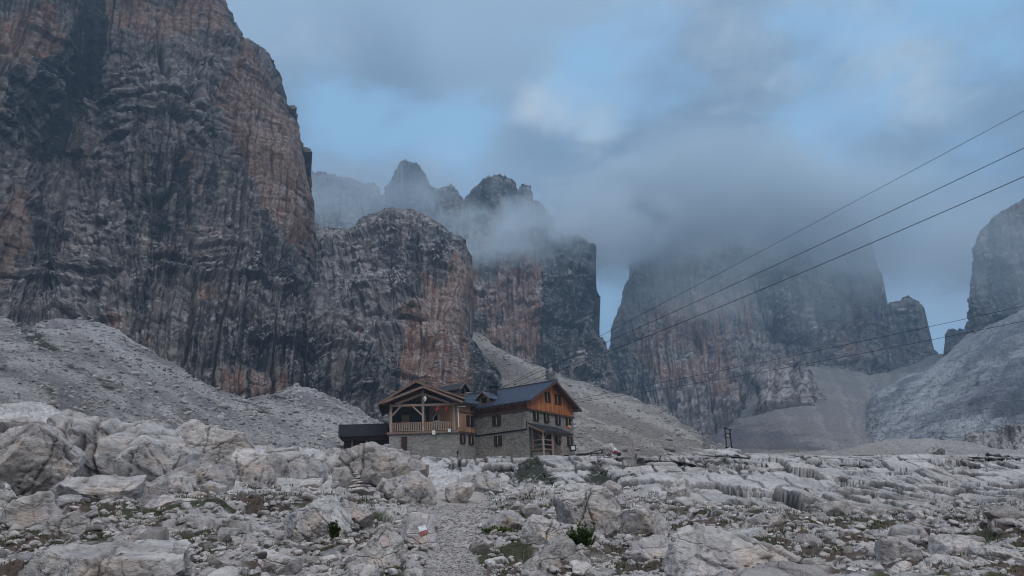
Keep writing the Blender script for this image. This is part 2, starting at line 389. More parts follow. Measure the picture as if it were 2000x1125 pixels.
# --- great left wall
zA = [('o', 1, 16, [(400,190),(470,120),(520,130),(560,215),(600,300),(612,440),(608,520),(560,480),(510,410),(455,280)]),
      ('b', 1, 18, [(500,380),(575,360),(590,440),(540,450)]), ('b', .8, 24, [(430,160),(520,150),(580,260),(585,330),(480,270)]),
      ('o', .75, 25, [(190,0),(440,0),(430,60),(330,90),(240,60)]), ('o', .8, 20, [(0,30),(110,20),(110,90),(60,120),(0,110)]),
      ('o', .6, 16, [(290,460),(330,480),(330,520),(300,560)]), ('o', .55, 14, [(360,300),(400,330),(430,500),(400,590),(370,480)]), ('o', .8, 18, [(0,400),(40,380),(50,480),(0,560)]),
      ('o', .7, 14, [(430,720),(560,700),(570,775),(430,770)]), ('o', .6, 16, [(190,590),(245,600),(240,650),(190,640)]),
      ('d', 1, 16, [(130,0),(205,0),(215,110),(190,200),(130,300),(40,320),(20,130),(110,110)]), ('d', .8, 18, [(235,60),(270,90),(260,170),(235,150)]),
      ('d', .8, 22, [(215,330),(320,280),(420,330),(490,400),(560,490),(612,530),(615,590),(520,600),(400,560),(300,560),(245,600),(215,480)]),
      ('d', .85, 14, [(60,400),(110,430),(115,600),(40,600),(50,480)]), ('d', .9, 14, [(240,500),(300,520),(300,600),(250,640)]),
      ('d', .7, 16, [(300,600),(480,600),(640,650),(760,720),(740,770),(600,740),(420,710),(320,660)]), ('d', .55, 18, [(430,190),(400,200),(490,290),(500,400),(420,330),(380,230)]),
      ('p', 1, 24, [(170,250),(270,110),(400,130),(440,230),(390,290),(300,270),(190,330)]), ('p', .8, 18, [(110,540),(180,520),(200,620),(90,620)]),
      ('p', .8, 20, [(150,380),(230,380),(240,480),(170,520),(130,470)]), ('p', .9, 16, [(400,590),(520,580),(640,600),(700,660),(760,720),(720,720),(640,670),(520,640),(420,620)]), ('p', .8, 12, [(300,590),(400,600),(420,640),(330,620)]), ('b', .9, 12, [(270,465),(330,470),(325,500),(290,510)]), ('b', .7, 14, [(115,460),(180,450),(185,500),(120,500)])]
A = struct(relief('mountain_wall', [(-140,-190),(200,-190),(385,-90),(415,-40),(432,0),(441,22),(462,68),(500,88),(521,105),(545,150),(558,185),(562,200),(573,212),(588,262),(601,300),(604,350),(612,400),(613,440),(607,500),(612,545),(650,590),(700,650),(745,700),(775,760),(800,850)],
    [(-140,860),(300,860),(800,870)],
    [(-140,-190,360),(200,-190,370),(420,-40,375),(0,0,290),(200,0,318),(400,60,348),(60,200,270),(170,180,322),(240,200,300),(300,200,290),(470,200,345),(560,300,345),(600,420,340),(430,330,318),(300,400,268),(120,330,302),(160,300,305),(20,450,240),(90,520,262),
     (200,520,252),(430,520,275),(560,520,300),(605,520,325),(0,640,222),(60,600,240),(240,640,226),(440,640,240),(600,640,255),(440,770,215),(575,770,225),(700,740,240),(740,790,236),(800,850,236),(300,860,190),(0,860,170)],
    720, 620, cliff_disp(1.0, (.8, 1, 1, 1), 1, zA), cliff_color(1.0, zA, 1, .80, obias=.3), M_cliff, jag=5, rnd=(46, 34), back=(220, 120, 60, 25, 8), drop=.15, seed=1))
# --- rounded dome behind the hut
zB = [('o', 1, 14, [(770,600),(830,560),(880,500),(912,470),(922,560),(915,640),(925,770),(790,790),(775,680)]), ('b', .75, 22, [(790,610),(890,560),(905,640),(860,700),(800,680)]),
      ('d', .95, 14, [(810,430),(880,450),(910,480),(912,520),(880,560),(840,590),(760,560),(800,500)]), ('d', .6, 16, [(700,480),(790,450),(800,560),(720,560)]),
      ('d', .9, 10, [(915,640),(935,660),(985,760),(925,770)]), ('d', .6, 12, [(745,640),(775,640),(780,780),(745,760)]), ('d', .5, 10, [(850,700),(870,700),(880,780),(855,780)]),
      ('p', 1, 20, [(600,430),(690,440),(760,412),(820,425),(760,480),(720,560),(740,640),(640,600),(560,520)]), ('p', .6, 20, [(560,560),(700,620),(760,700),(690,690),(600,640)])]
Bm = struct(relief('mountain_dome', [(540,560),(575,500),(605,432),(640,447),(684,450),(700,432),(735,420),(762,412),(800,411),(830,424),(850,435),(872,455),(905,470),(915,500),(921,540),(917,600),(914,640),(925,668),(948,700),(975,728),(984,755),(990,850)],
    [(560,870),(990,870)],
    [(540,560,400),(600,440,470),(690,450,440),(780,412,440),(880,460,410),(700,520,385),(800,520,352),(900,540,352),(620,560,380),(640,640,330),(760,620,318),(850,620,300),(915,640,318),(700,720,280),(850,760,282),(920,760,300),(985,760,330),(560,870,260),(760,870,262),(990,870,300)],
    560, 470, cliff_disp(1.0, (.7, .9, 1, 1), 2, zB), cliff_color(1.1, zB, 2, .98), M_cliff, jag=4, rnd=(42, 45), back=(200, 100, 40, 12), drop=.1, seed=2))
# --- spires and orange wall in the mist
zC = [('o', 1, 20, [(915,500),(1060,500),(1060,700),(925,720)]), ('d', .9, 12, [(1050,480),(1165,480),(1160,620),(1190,740),(1060,700)]), ('d', 1, 8, [(950,500),(962,500),(962,600),(955,640)]),
      ('d', 1, 8, [(920,620),(985,590),(1000,650),(960,670),(920,660)]), ('d', .6, 14, [(1100,640),(1200,740),(1100,720)])]
Cm = struct(relief('mountain_spires', [(540,420),(590,362),(606,340),(625,335),(650,346),(672,352),(690,350),(712,360),(735,362),(745,383),(755,396),(758,365),(772,338),(785,322),(800,316),(812,322),(822,332),(840,362),(852,370),(866,372),(874,364),(888,372),(898,388),(906,396),(914,378),(930,366),(948,350),(965,344),(985,350),(1003,353),(1012,366),(1020,358),(1032,368),(1042,385),(1062,408),(1078,440),(1100,455),(1130,462),(1150,480),(1158,520),(1162,570),(1159,610),(1160,645),(1172,668),(1188,690),(1193,730),(1196,800)],
    [(560,830),(1210,830)],
    [(540,420,1000),(640,340,1000),(740,380,980),(800,316,850),(900,390,860),(960,345,780),(1060,410,790),(1150,480,700),(700,450,900),(900,480,720),(1000,500,660),(1120,560,620),(1160,620,650),(940,650,570),(1040,660,560),(1100,700,540),(1190,740,560),(950,720,540),(1196,800,540),(560,830,700)],
    620, 400, cliff_disp(1.5, (.35, 1.1, 1.1, 1), 3), cliff_color(2.2, zC, 3, .95), M_far, jag=12, rnd=(10, 20), back=(200, 90, 30), drop=.3, seed=3))
# --- massif right of the gap
zD = [('o', .9, 18, [(1260,620),(1340,560),(1420,600),(1430,700),(1440,780),(1290,770),(1240,700)]), ('o', .6, 16, [(1400,540),(1460,560),(1480,680),(1430,660)]), ('o', .55, 14, [(1650,560),(1700,560),(1700,700),(1640,700)]),
      ('d', .9, 12, [(1190,680),(1230,640),(1290,770),(1240,790),(1190,760)]), ('d', .75, 14, [(1460,540),(1560,520),(1620,600),(1600,700),(1500,680)]), ('d', .8, 10, [(1400,620),(1430,620),(1470,700),(1440,740)]),
      ('p', .8, 14, [(1300,760),(1450,780),(1400,850),(1320,820)])]
Dm = struct(relief('mountain_massif', [(1196,800),(1188,740),(1189,690),(1200,640),(1212,600),(1222,570),(1236,520),(1262,470),(1300,425),(1350,390),(1400,372),(1445,366),(1455,360),(1480,361),(1500,372),(1560,385),(1620,405),(1672,430),(1690,448),(1694,470),(1706,500),(1710,525),(1722,542),(1726,560),(1717,578),(1714,610),(1730,640),(1735,660),(1760,760),(1800,830)],
    [(1200,870),(1500,880),(1800,870)],
    [(1190,690,900),(1240,520,930),(1350,390,1080),(1470,360,1150),(1690,450,1050),(1722,545,1000),(1300,600,860),(1420,600,850),(1530,560,860),(1640,560,900),(1300,740,720),(1420,760,700),(1600,720,800),(1760,760,860),(1200,870,600),(1500,880,600),(1800,870,700)],
    620, 420, cliff_disp(2.3, (.55, 1.3, .7, .9), 4), cliff_color(2.6, zD, 4, 1.0), M_far, jag=5, rnd=(26, 70), back=(260, 120, 40), drop=.2, seed=4))
Em = struct(relief('rock_tower', [(1690,740),(1706,640),(1722,608),(1735,592),(1757,585),(1775,579),(1795,590),(1805,604),(1808,640),(1816,672),(1828,690),(1850,720),(1860,760)],
    [(1690,800),(1860,800)], [(1700,640,1010),(1775,580,1010),(1810,650,1010),(1760,650,960),(1770,740,900),(1690,800,860),(1860,800,860)],
    200, 170, cliff_disp(1.8, (.3, .8, .8, .9), 5), cliff_color(2.4, [('o', .4, 14, [(1720,640),(1780,640),(1780,700),(1720,700)])], 5, .95), M_far, jag=3, rnd=(14, 40), back=(120, 50, 15), drop=.3, seed=5))
Gm = struct(relief('rock_pinnacles', [(1836,720),(1844,685),(1848,655),(1853,645),(1862,642),(1868,648),(1876,643),(1884,646),(1888,630),(1896,627),(1905,634),(1912,632),(1925,720)],
    [(1836,760),(1925,760)], [(1844,690,850),(1885,640,850),(1925,760,800),(1836,760,800)],
    120, 110, cliff_disp(1.4, (.2, .6, .7, .9), 6), cliff_color(2.0, [], 6, .9), M_far, jag=3, rnd=(8, 20), back=(60, 20), drop=.3, seed=6))
Fm = struct(relief('mountain_buttress', [(1902,700),(1900,640),(1897,590),(1898,548),(1903,525),(1909,508),(1911,480),(1914,462),(1925,445),(1936,432),(1958,418),(1972,408),(1990,398),(2000,391),(2060,350),(2160,300)],
    [(1902,760),(2160,760)], [(1897,590,760),(1912,470,780),(2000,391,800),(2160,300,800),(1960,560,700),(2100,500,680),(1902,760,620),(2160,760,560)],
    230, 220, cliff_disp(1.8, (.5, 1.1, .7, .9), 7), cliff_color(2.2, [('d', .55, 16, [(1900,480),(2000,480),(2000,640),(1900,640)])], 7, .8), M_far, jag=4, rnd=(14, 50), back=(200, 80, 25), drop=.1, seed=7))

# --- scree and valley slopes
def scree_disp(a, s, seed=0):
    def g(P, px, py):
        ru = ridged(np.stack([P[..., 0]/(22*s), P[..., 1]/(60*s), P[..., 2]/(60*s)], -1), 3, .5, seed)
        h = a*(1.2*fbm(P/(18*s), 4, .5, seed+2)+.6*ru+.5*fbm(P/(2.2*s), 5, .68, seed+4))
        f1, f2, r = cells(P/(1.5*s), seed+8)
        return h+a*.55*sstep(r, .84, .95)*np.maximum(0, .55-f1)
    return g
def scree_color(c0, c1, s, seed=0, green=(), dark=(), fall=(.85, .52), rel=1.0):
    c0, c1 = V3(*c0), V3(*c1)
    def g(P, px, py):
        n1 = fbm(P/(28*s), 4, .55, seed); n2 = fbm(P/(1.5*s), 4, .75, seed+5)+.6*fbm(P/(.45*s), 2, .6, seed+6)
        u_ = -px*fall[1]+py*fall[0]; v_ = px*fall[0]+py*fall[1]; wv = 14*fbm(P/(20*s), 3, .5, seed+8); st = fbm(np.stack([(u_+wv)/(22*rel), v_/(420*rel), px*0+seed], -1), 5, .68, seed+9)
        c = lerp(c0, c1, sstep(n1+1.3*st, -.35, .4)[..., None])*(1+.30*n2[..., None])
        c = lerp(c, c*.55, sstep(n2+.4*st, .22, .5)[..., None]*.7)
        for poly in green:
            mk = sstep(sdpoly(px, py, poly)+26*fbm(P/(3.5*s), 4, .65, seed+12), 0, 7)
            c = lerp(c, V3(.034, .040, .022)*(1+.5*n2[..., None]), mk[..., None]*.95)
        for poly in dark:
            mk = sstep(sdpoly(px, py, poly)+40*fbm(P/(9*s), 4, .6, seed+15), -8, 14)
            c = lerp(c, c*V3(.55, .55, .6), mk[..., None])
        return c
    return g
S1 = struct(relief('scree_slope', [(-160,600),(-40,612),(60,640),(110,625),(170,628),(215,640),(260,668),(300,690),(370,735),(440,768),(480,776),(540,768),(575,752),(610,762),(650,778),(700,800),(745,828),(800,846),(1000,860)],
    [(-160,930),(1000,925)],
    [(-160,600,190),(0,640,192),(110,625,214),(240,645,214),(440,768,176),(575,752,206),(700,800,226),(800,860,220),(0,760,64),(150,760,88),(300,790,104),(450,830,112),(600,830,138),(700,850,126),(0,840,40),(200,850,50),(350,860,58),(600,880,88),(800,890,116),(-160,930,30),(300,930,42),(1000,925,100),(1000,860,150)],
    620, 380, scree_disp(1.0, 1.0, 1), scree_color((.215,.205,.208), (.42,.405,.40), 1.0, 1,
      green=[[(15,630),(45,632),(122,682),(118,700),(60,672)],[(118,708),(162,730),(156,740),(122,722)],[(0,716),(48,744),(102,782),(92,790),(40,758),(0,736)],[(175,735),(228,768),(215,775),(180,752)],[(355,798),(388,806),(376,812),(356,806)],[(455,778),(500,790),(530,812),(500,812),(470,795)],[(520,772),(575,770),(570,782),(530,782)],[(240,785),(270,800),(262,806),(244,796)]]),
    M_scree, back=(30, 8), drop=.0, seed=11))
S2 = struct(relief('scree_fan', [(880,640),(925,648),(940,655),(970,678),(1000,695),(1050,716),(1100,738),(1150,752),(1190,766),(1235,775),(1290,800),(1330,828),(1370,852),(1385,868),(1430,884),(1560,886)],
    [(880,930),(1560,930)],
    [(880,640,430),(940,655,440),(880,720,400),(880,800,350),(985,760,345),(1000,695,400),(1100,738,370),(1190,766,350),(1290,800,300),(1380,866,220),(1000,790,300),(1130,790,235),(1130,850,150),(1230,840,175),(1300,870,155),(1380,884,150),(1560,886,150),(880,930,90),(1200,930,95),(1560,930,110)],
    560, 300, scree_disp(1.3, 1.3, 21), scree_color((.24,.215,.195), (.42,.388,.355), 1.6, 21, fall=(.88, .47)), M_scree2, back=(40, 10), drop=.0, seed=12))
K3 = struct(relief('rock_knob', [(1055,735),(1062,716),(1072,710),(1082,717),(1090,735),(1094,748)], [(1055,755),(1094,755)],
    [(1060,720,355),(1085,720,355),(1075,735,345),(1094,755,340)], 40, 36, cliff_disp(.9, (.6,.8,1,1), 26), cliff_color(1.0, [], 26, .8), M_cliff, jag=1, rnd=(8, 8), back=(20, 8), drop=.3, seed=26))
S3 = struct(relief('valley_slope', [(1150,770),(1190,768),(1250,790),(1300,812),(1340,836),(1372,856),(1400,852),(1430,832),(1455,800),(1475,760),(1495,722),(1540,712),(1600,704),(1640,714),(1700,735),(1760,722),(1800,705),(1830,690),(1852,694),(1900,720)],
    [(1150,930),(1900,930)],
    [(1150,770,560),(1250,790,560),(1372,856,430),(1455,800,640),(1500,722,760),(1600,704,840),(1700,735,800),(1830,690,900),(1600,780,560),(1700,800,520),(1500,830,450),(1400,880,320),(1650,870,330),(1800,800,560),(1900,930,220),(1500,930,200),(1150,930,240)],
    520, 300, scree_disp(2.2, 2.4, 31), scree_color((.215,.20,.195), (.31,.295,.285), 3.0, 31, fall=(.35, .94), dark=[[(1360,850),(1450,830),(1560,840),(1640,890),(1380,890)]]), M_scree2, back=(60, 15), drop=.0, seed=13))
K1 = struct(relief('rock_outcrop', [(1482,840),(1488,790),(1492,745),(1503,724),(1520,712),(1542,712),(1560,730),(1578,752),(1598,772),(1613,792),(1605,812),(1580,826),(1560,834)],
    [(1482,840),(1520,836),(1560,834)], [(1482,840,540),(1495,745,560),(1530,712,600),(1600,780,590),(1550,790,520),(1560,834,525)],
    170, 120, cliff_disp(1.8, (.8, 1, 1, 1), 32), cliff_color(2.0, [('p', .8, 10, [(1500,740),(1600,780),(1580,820),(1500,800)])], 32, 1.15), M_far, jag=2, rnd=(10, 22), back=(60, 20), drop=.2, seed=14))
S4 = struct(relief('slab_slope', [(1690,900),(1692,830),(1697,790),(1706,762),(1745,745),(1790,727),(1830,708),(1850,694),(1872,672),(1892,652),(1920,640),(1960,622),(2000,605),(2060,580),(2160,545)],
    [(1690,930),(2160,930)],
    [(1695,790,500),(1706,762,560),(1790,727,600),(1850,694,700),(1892,652,720),(2000,605,640),(2160,545,620),(1760,800,430),(1900,760,420),(2050,740,400),(1750,870,330),(1900,850,280),(2100,850,240),(1690,930,300),(2160,930,190)],
    360, 300, lambda P, px, py: 3.2*fbm(P/50, 4, .55, 41)+2.4*ridged(P/22+fbm(P/30, 3, .5, 46)[..., None], 4, .62, 42)+1.6*fbm(P/5, 5, .68, 43),
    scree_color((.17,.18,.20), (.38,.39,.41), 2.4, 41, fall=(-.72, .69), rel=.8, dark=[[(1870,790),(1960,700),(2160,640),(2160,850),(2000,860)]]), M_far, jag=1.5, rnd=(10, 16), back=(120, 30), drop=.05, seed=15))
K2 = struct(relief('rock_shelf', [(1862,900),(1868,872),(1880,858),(1900,846),(1925,842),(1950,836),(2000,830),(2160,812)],
    [(1862,930),(2160,930)], [(1870,870,190),(1925,842,215),(2000,830,215),(2160,812,200),(1862,930,170),(2160,930,140)],
    200, 90, cliff_disp(.8, (.6, .5, 1.6, .8), 45), cliff_color(.9, [('p', 1, 10, [(1860,830),(2160,820),(2160,930),(1860,930)])], 45, 1.25), M_cliff, jag=2, rnd=(8, 12), back=(50, 20), drop=.0, seed=16))
S5 = struct(relief('gravel_mound', [(1380,892),(1500,889),(1560,886),(1640,877),(1690,870),(1740,862),(1780,858),(1830,857),(1870,862),(1920,872),(1970,880),(2040,884),(2160,880)],
    [(1380,930),(2160,930)], [(1380,892,100),(1640,877,120),(1800,857,145),(1970,880,130),(2160,880,130),(1380,930,85),(1800,930,90),(2160,930,90)],
    400, 90, scree_disp(.5, .5, 51), scree_color((.36,.335,.32), (.45,.425,.405), .8, 51), M_scree, back=(60, 30, 8), drop=.04, seed=17))

# --- near ground: rocky hillside rising to the bench the hut stands on
gct = [(-160,800,46),(0,798,46),(100,806,48),(220,822,50),(350,838,50),(430,856,52),(560,872,66),(660,886,80),(760,892,76),(850,893,66),(1000,893,62),(1180,891,60),(1300,889,66),(1440,881,76),(1640,888,84),(1820,888,82),(2160,890,76),
   (1000,940,50),(1200,950,48),(900,940,42),(880,975,28),(760,960,34),(1100,1000,24),(600,940,30),(450,930,27),(300,930,25),(100,900,30),(-100,900,26),(0,990,14.5),(250,1000,15),(560,1000,17.5),(700,1000,17.5),
   (0,1050,11),(300,1050,11.5),(600,1050,12.5),(820,1045,14),(950,1045,14.5),(1135,1055,14),(1400,1060,14.5),(1400,1000,27),(1400,950,46),(1600,1000,33),(1600,950,50),(1900,1000,36),(1900,950,54),(1900,1060,16),(2160,1060,16),(2160,1000,38),
   (0,1125,7.6),(500,1125,8),(1000,1125,8.2),(1500,1125,8.4),(2000,1125,8.6),(-160,1300,4.6),(1000,1300,4.8),(2160,1300,5)]
PATHP = [(810,1300),(826,1125),(842,1080),(858,1042),(852,1000),(828,972),(856,960),(935,964),(962,992),(938,1030),(922,1080),(940,1125),(960,1300)]
BENCH = [(820,880),(2200,880),(2200,985),(1700,1012),(1350,990),(1220,960),(1100,948),(960,948),(870,915)]
WALLP = [(960,880),(1250,880),(1250,950),(1100,962),(985,945)]
def bench_post(px, py, Y):
    P = rays(px, py)*Y[..., None]
    mk = sstep(sdpoly(px, py, BENCH), -6, 14)
    wr = .8*fbm(np.stack([P[..., 0]/22, P[..., 1]/40, P[..., 2]*0+4], -1), 4, .5, 61)
    u = P[..., 2]/1.5+wr+.02*P[..., 0]; k = np.floor(u); f = u-k
    tgt = (k+sstep(f, .02, .98)*.25+sstep(f, .80, 1.0)*.75)
    # convert the height stair into a stair of distance: the riser keeps its distance, the tread runs back
    g_ = (tgt-u)
    hol = sstep(sdpoly(px, py, [(60,940),(110,925),(240,942),(250,962),(110,992),(40,985),(10,960)]), -6, 8)
    return Y*(1+mk*g_*.15)*(1+.28*hol)
def ground_disp(P, px, py):
    x, y, z = P[..., 0], P[..., 1], P[..., 2]
    dist = y
    pth = sstep(sdpoly(px, py, PATHP)+9*fbm(P/1.2, 3, .6, 70), -6, 8)
    bm = sstep(sdpoly(px, py, BENCH), -10, 16)
    rough = 1-.88*pth
    h = .55*fbm(P/5.0, 3, .5, 62)*(1-.5*bm)
    W = P/1.25+fbm(P/1.6, 3, .5, 63)[..., None]*.7
    f1, f2, r = cells(W, 64); e = f2-f1
    h = h+(1-bm)*rough*(.26*(r-.4)*sstep(e, .0, .34)-.07*(1-sstep(e, 0, .12)))
    f1, f2, r = cells(P/.42+fbm(P/.7, 2, .5, 67)[..., None]*.5, 65); e = f2-f1
    h = h+(1-bm)*rough*(.09*(r-.4)*sstep(e, 0, .35)-.03*(1-sstep(e, 0, .15)))
    # jointed limestone beds with karst runnels down their faces
    wq = fbm(P/2.2, 3, .55, 72); a2 = x+.5*wq+.12*z; z2 = z+.22*wq+.10*fbm(np.stack([x/9, y/20, z*0], -1), 2, .5, 77)
    fl = ridged(np.stack([a2/.8, z/5.0, y*0+.5], -1), 3, .6, 68)
    b1, j1, _ = cols(a2, z2, 1.9, 1.6, 71); b2, j2, _ = cols(a2+.5*z+.25*wq, z2, .62, .85, 73); kar = sstep(fbm(P/6, 3, .5, 78), -.15, .1)
    h = h+bm*(.16*fl+.62*b1+.30*b2*kar-.58*(1-sstep(j1, 0, .05))-.28*kar*(1-sstep(j2, 0, .10)))
    h = h+(.06+.03*bm)*rough*fbm(P/.33, 5, .62, 74)+.014*pth*fbm(P/.08, 3, .6, 76)
    h = h*(1-.75*bm*(1-sstep(py, 893, 904)))
    return h
def ground_color(P, px, py):
    n1 = fbm(P/3.0, 4, .55, 80); n2 = fbm(P/.35, 5, .65, 81); n3 = fbm(P/.9, 4, .6, 82)
    bm = sstep(sdpoly(px, py, BENCH), -10, 16)
    c = lerp(V3(.43, .415, .415), V3(.57, .555, .55), sstep(n1, -.3, .3)[..., None])*(1+.18*n2[..., None])
    st = fbm(np.stack([P[..., 0]/1.3+.5*n3, P[..., 1]/20, P[..., 2]/2.2], -1), 4, .6, 83)
    nz = LAST['nz']; st = st/st.std(); c = lerp(c, V3(.15, .15, .165), (bm*sstep(st+1.2*n2, .6, 1.8)*.5*(1-sstep(nz, .4, .8)))[..., None])
    c = c*lerp(1, .84, bm)[..., None]
    wq = fbm(P/2.2, 3, .55, 72); a2 = P[..., 0]+.5*wq+.12*P[..., 2]; z2 = P[..., 2]+.22*wq+.10*fbm(np.stack([P[..., 0]/9, P[..., 1]/20, P[..., 2]*0], -1), 2, .5, 77)
    b1, j1, r1 = cols(a2, z2, 1.9, 1.6, 71); b2, j2, r2 = cols(a2+.5*P[..., 2]+.25*wq, z2, .62, .85, 73); kar = sstep(fbm(P/6, 3, .5, 78), -.15, .1)
    c = c*np.clip(1-bm*(.88*(1-sstep(j1, 0, .06))+.74*kar*(1-sstep(j2, .02, .14))), .10, 1)[..., None]*(1+bm*.22*(r2-.5))[..., None]
    pth = sstep(sdpoly(px, py, PATHP)+9*fbm(P/1.2, 3, .6, 70), -6, 8)
    c = lerp(c, V3(.37, .345, .325)*(1+.25*n2[..., None]), pth[..., None])
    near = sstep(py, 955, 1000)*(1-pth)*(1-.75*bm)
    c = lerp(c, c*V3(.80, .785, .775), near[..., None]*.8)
    soil = near*sstep(n3+.5*n1+.25*n2, -.14, .0)*sstep(nz, .1, .45)
    c = lerp(c, lerp(V3(.085, .058, .045), V3(.038, .046, .018), sstep(fbm(P/1.3, 3, .5, 85), -.15, .2)[..., None])*(1+.5*n2[..., None]), (soil*.95)[..., None])
    f1, f2, r = cells(P/.42+fbm(P/.7, 2, .5, 67)[..., None]*.5, 65)
    c = c*lerp(1, .62, ((1-sstep(f2-f1, 0, .16))*(1-bm)*(1-pth)))[..., None]
    gr = 0
    for poly in ([(1010,905),(1050,890),(1070,915),(1100,940),(1095,955),(1040,950),(1015,955),(1000,945)], [(980,930),(1010,945),(1005,955),(975,945)], [(1150,900),(1180,905),(1200,935),(1240,930),(1250,945),(1180,955),(1140,948)],
                 [(870,905),(905,908),(900,922),(872,920)], [(1370,905),(1430,895),(1445,910),(1400,918)], [(1460,920),(1500,922),(1495,935),(1462,932)], [(850,893),(990,893),(985,899),(860,900)], [(1320,905),(1345,905),(1340,925),(1325,920)]):
        gr = np.maximum(gr, sstep(sdpoly(px, py, poly)-4+22*fbm(P/.8, 5, .7, 88), -1, 4))
    c = lerp(c, V3(.018, .026, .010)*(1+.6*n2[..., None]), (gr*.96*sstep(nz, .0, .4))[..., None])
    return c
GO = [(-160,800),(0,794),(60,786),(100,800),(160,812),(220,822),(290,830),(350,842),(430,856),(500,868),(560,876),(610,882),(660,888),(700,880),(760,893),(850,895),(1000,894),(1100,893),(1180,891),(1240,892),(1300,889),(1350,886),(1385,880),(1425,876),(1442,880),(1450,888),(1500,889),(1640,890),(1700,888),(1820,889),(1900,888),(2000,890),(2160,890)]
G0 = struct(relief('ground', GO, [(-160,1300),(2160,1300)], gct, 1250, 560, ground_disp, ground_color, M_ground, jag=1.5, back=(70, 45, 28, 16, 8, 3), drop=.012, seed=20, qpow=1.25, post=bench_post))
# far valley floor under everything
fm = mesh_np('valley_floor', [(-4000, 60, -6), (4000, 60, -6), (4000, 5000, -6), (-4000, 5000, -6)], [[0, 1, 2, 3]], None, False, rock_mat('valley_rubble', 3, .3, .5, usecol=False, base=(.3, .29, .28)))
tag(link('valley_floor', fm), kind='structure')
# ================================================================== BOULDERS, STONES, PLANTS
def ico(sub):
    bm = bmesh.new(); bmesh.ops.create_icosphere(bm, subdivisions=sub, radius=1.0)
    v = np.array([p.co[:] for p in bm.verts]); f = np.array([[q.index for q in p.verts] for p in bm.faces]); bm.free(); return v, f
ICO = {k: ico(k) for k in (2, 3, 4, 5, 6)}
def rock(sub, dims, seed, planes=24, cracks=1, rough=1.0, tilt=None, flat_=.0):
    """angular limestone block: a sphere cut by planes, split by cracks, then weathered"""
    rs = np.random.RandomState(seed); V, Fc = ICO[sub]; V = V.copy()*1.25
    ns = rs.normal(size=(planes, 3)); ns /= np.linalg.norm(ns, axis=1)[:, None]
    for n in ns:
        d = rs.uniform(.55, .98); t = V@n-d; V -= np.maximum(t, 0)[:, None]*n*.97
    ext = (V.max(0)-V.min(0))/2; ctr = (V.max(0)+V.min(0))/2; V = (V-ctr)/ext
    dims = np.array(dims, float); W = V*dims
    s = dims.mean(); nn = V/dims; nn /= np.linalg.norm(nn, axis=1)[:, None]
    ax = rs.normal(size=3)*[.35, .35, 1]; ax /= np.linalg.norm(ax)
    off = rs.rand(3)*50
    h = .055*s*fbm(W/s*1.1+off, 4, .5, seed)+.03*s*fbm(W/s*4+off, 5, .62, seed+4)*rough
    lay = W@ax/s*7+1.2*fbm(W/s*1.3+off, 3, .5, seed+7); h += .022*s*rough*(np.abs(lay-np.round(lay))*2)**.6*sstep(fbm(W/s*.9+off, 2, .5, seed+8), -.2, .25)
    f1, f2, r = cells(W/s*2.2+.4*fbm(W/s*2, 3, .6, seed+9)[:, None]+off, seed); e_ = f2-f1; h += .075*s*rough*(r-.5)*sstep(e_, 0, .06)-.03*s*rough*(1-sstep(e_, 0, .05))
    h += .018*s*rough*ridged(W/s*2.6+off, 4, .6, seed+15)
    ck = np.zeros(len(W))
    for k in range(cracks):
        n = rs.normal(size=3); n[2] *= .5; n /= np.linalg.norm(n); q = np.abs(W@n/s-rs.uniform(-.3, .3)+.16*fbm(W/s*1.2+off+k, 4, .6, seed+20+k))
        g_ = np.exp(-(q/.022)**2); h -= .09*s*g_; ck = np.maximum(ck, g_)
    W = W+nn*h[:, None]
    n1 = fbm(W/s*1.5+off, 4, .6, seed+31); n2 = fbm(W/s*7+off, 4, .65, seed+33)
    c = lerp(V3(.42, .405, .405), V3(.55, .535, .53), sstep(n1, -.3, .3)[:, None])*(1+.22*n2[:, None])*rs.uniform(.74, 1.08)*lerp(V3(1, 1, 1), V3(1.0, .965, .935), rs.rand())
    c = lerp(c, V3(.36, .30, .255), (sstep(n1-.6*V[:, 2]+.3*n2, .25, .7)*.55)[:, None])
    c = lerp(c, V3(.09, .08, .08), (ck*.9)[:, None]); c = c*(1-.35*rough*(1-sstep(e_, 0, .05)))[:, None]
    c = lerp(c, c*.6, sstep(n2+.4*n1, .22, .5)[:, None]*.6)
    return W, Fc, c
def gD(px, py):
    GPa, ax_, ay_ = DATA['ground']; k = np.argmin((ax_-px)**2+(ay_-py)**2); return float(GPa.reshape(-1, 3)[k, 1])
def boulder(px, py, wpx, hpx, D_, seed, label, sub=5, depth=.85, cracks=1, planes=26, rough=1.5, group='boulders around the path', sink=.28, cat='boulder', tint=1.0, name='boulder', tiltx=0, tilty=0):
    if py+hpx*.4 > 905:
        GPa, ax_, ay_ = DATA['ground']; k = np.argmin((ax_-px)**2+(ay_-(py+hpx*.38))**2); yg = float(GPa.reshape(-1, 3)[k, 1])
        if .6 < yg/D_ < 1.5: D_ = yg-.15*wpx*yg/1536.
    p = at(px, py, D_); s = D_/1536.
    dims = (wpx*s*.5*1.05, wpx*s*.5*depth, hpx*s*.5*(1+sink))
    W, Fc, c = rock(sub, dims, seed, planes, cracks, rough)
    c = c*tint
    if tiltx or tilty: W = W@np.array(Euler((math.radians(tiltx), math.radians(tilty), 0)).to_matrix()).T
    me = mesh_np(name, W, Fc, c, True, M_boulder); o = link(name, me, None, p-Vector((0, 0, hpx*s*.5*sink))+Vector((0, dims[1]*.5, 0)))
    return tag(o, label, cat, group)
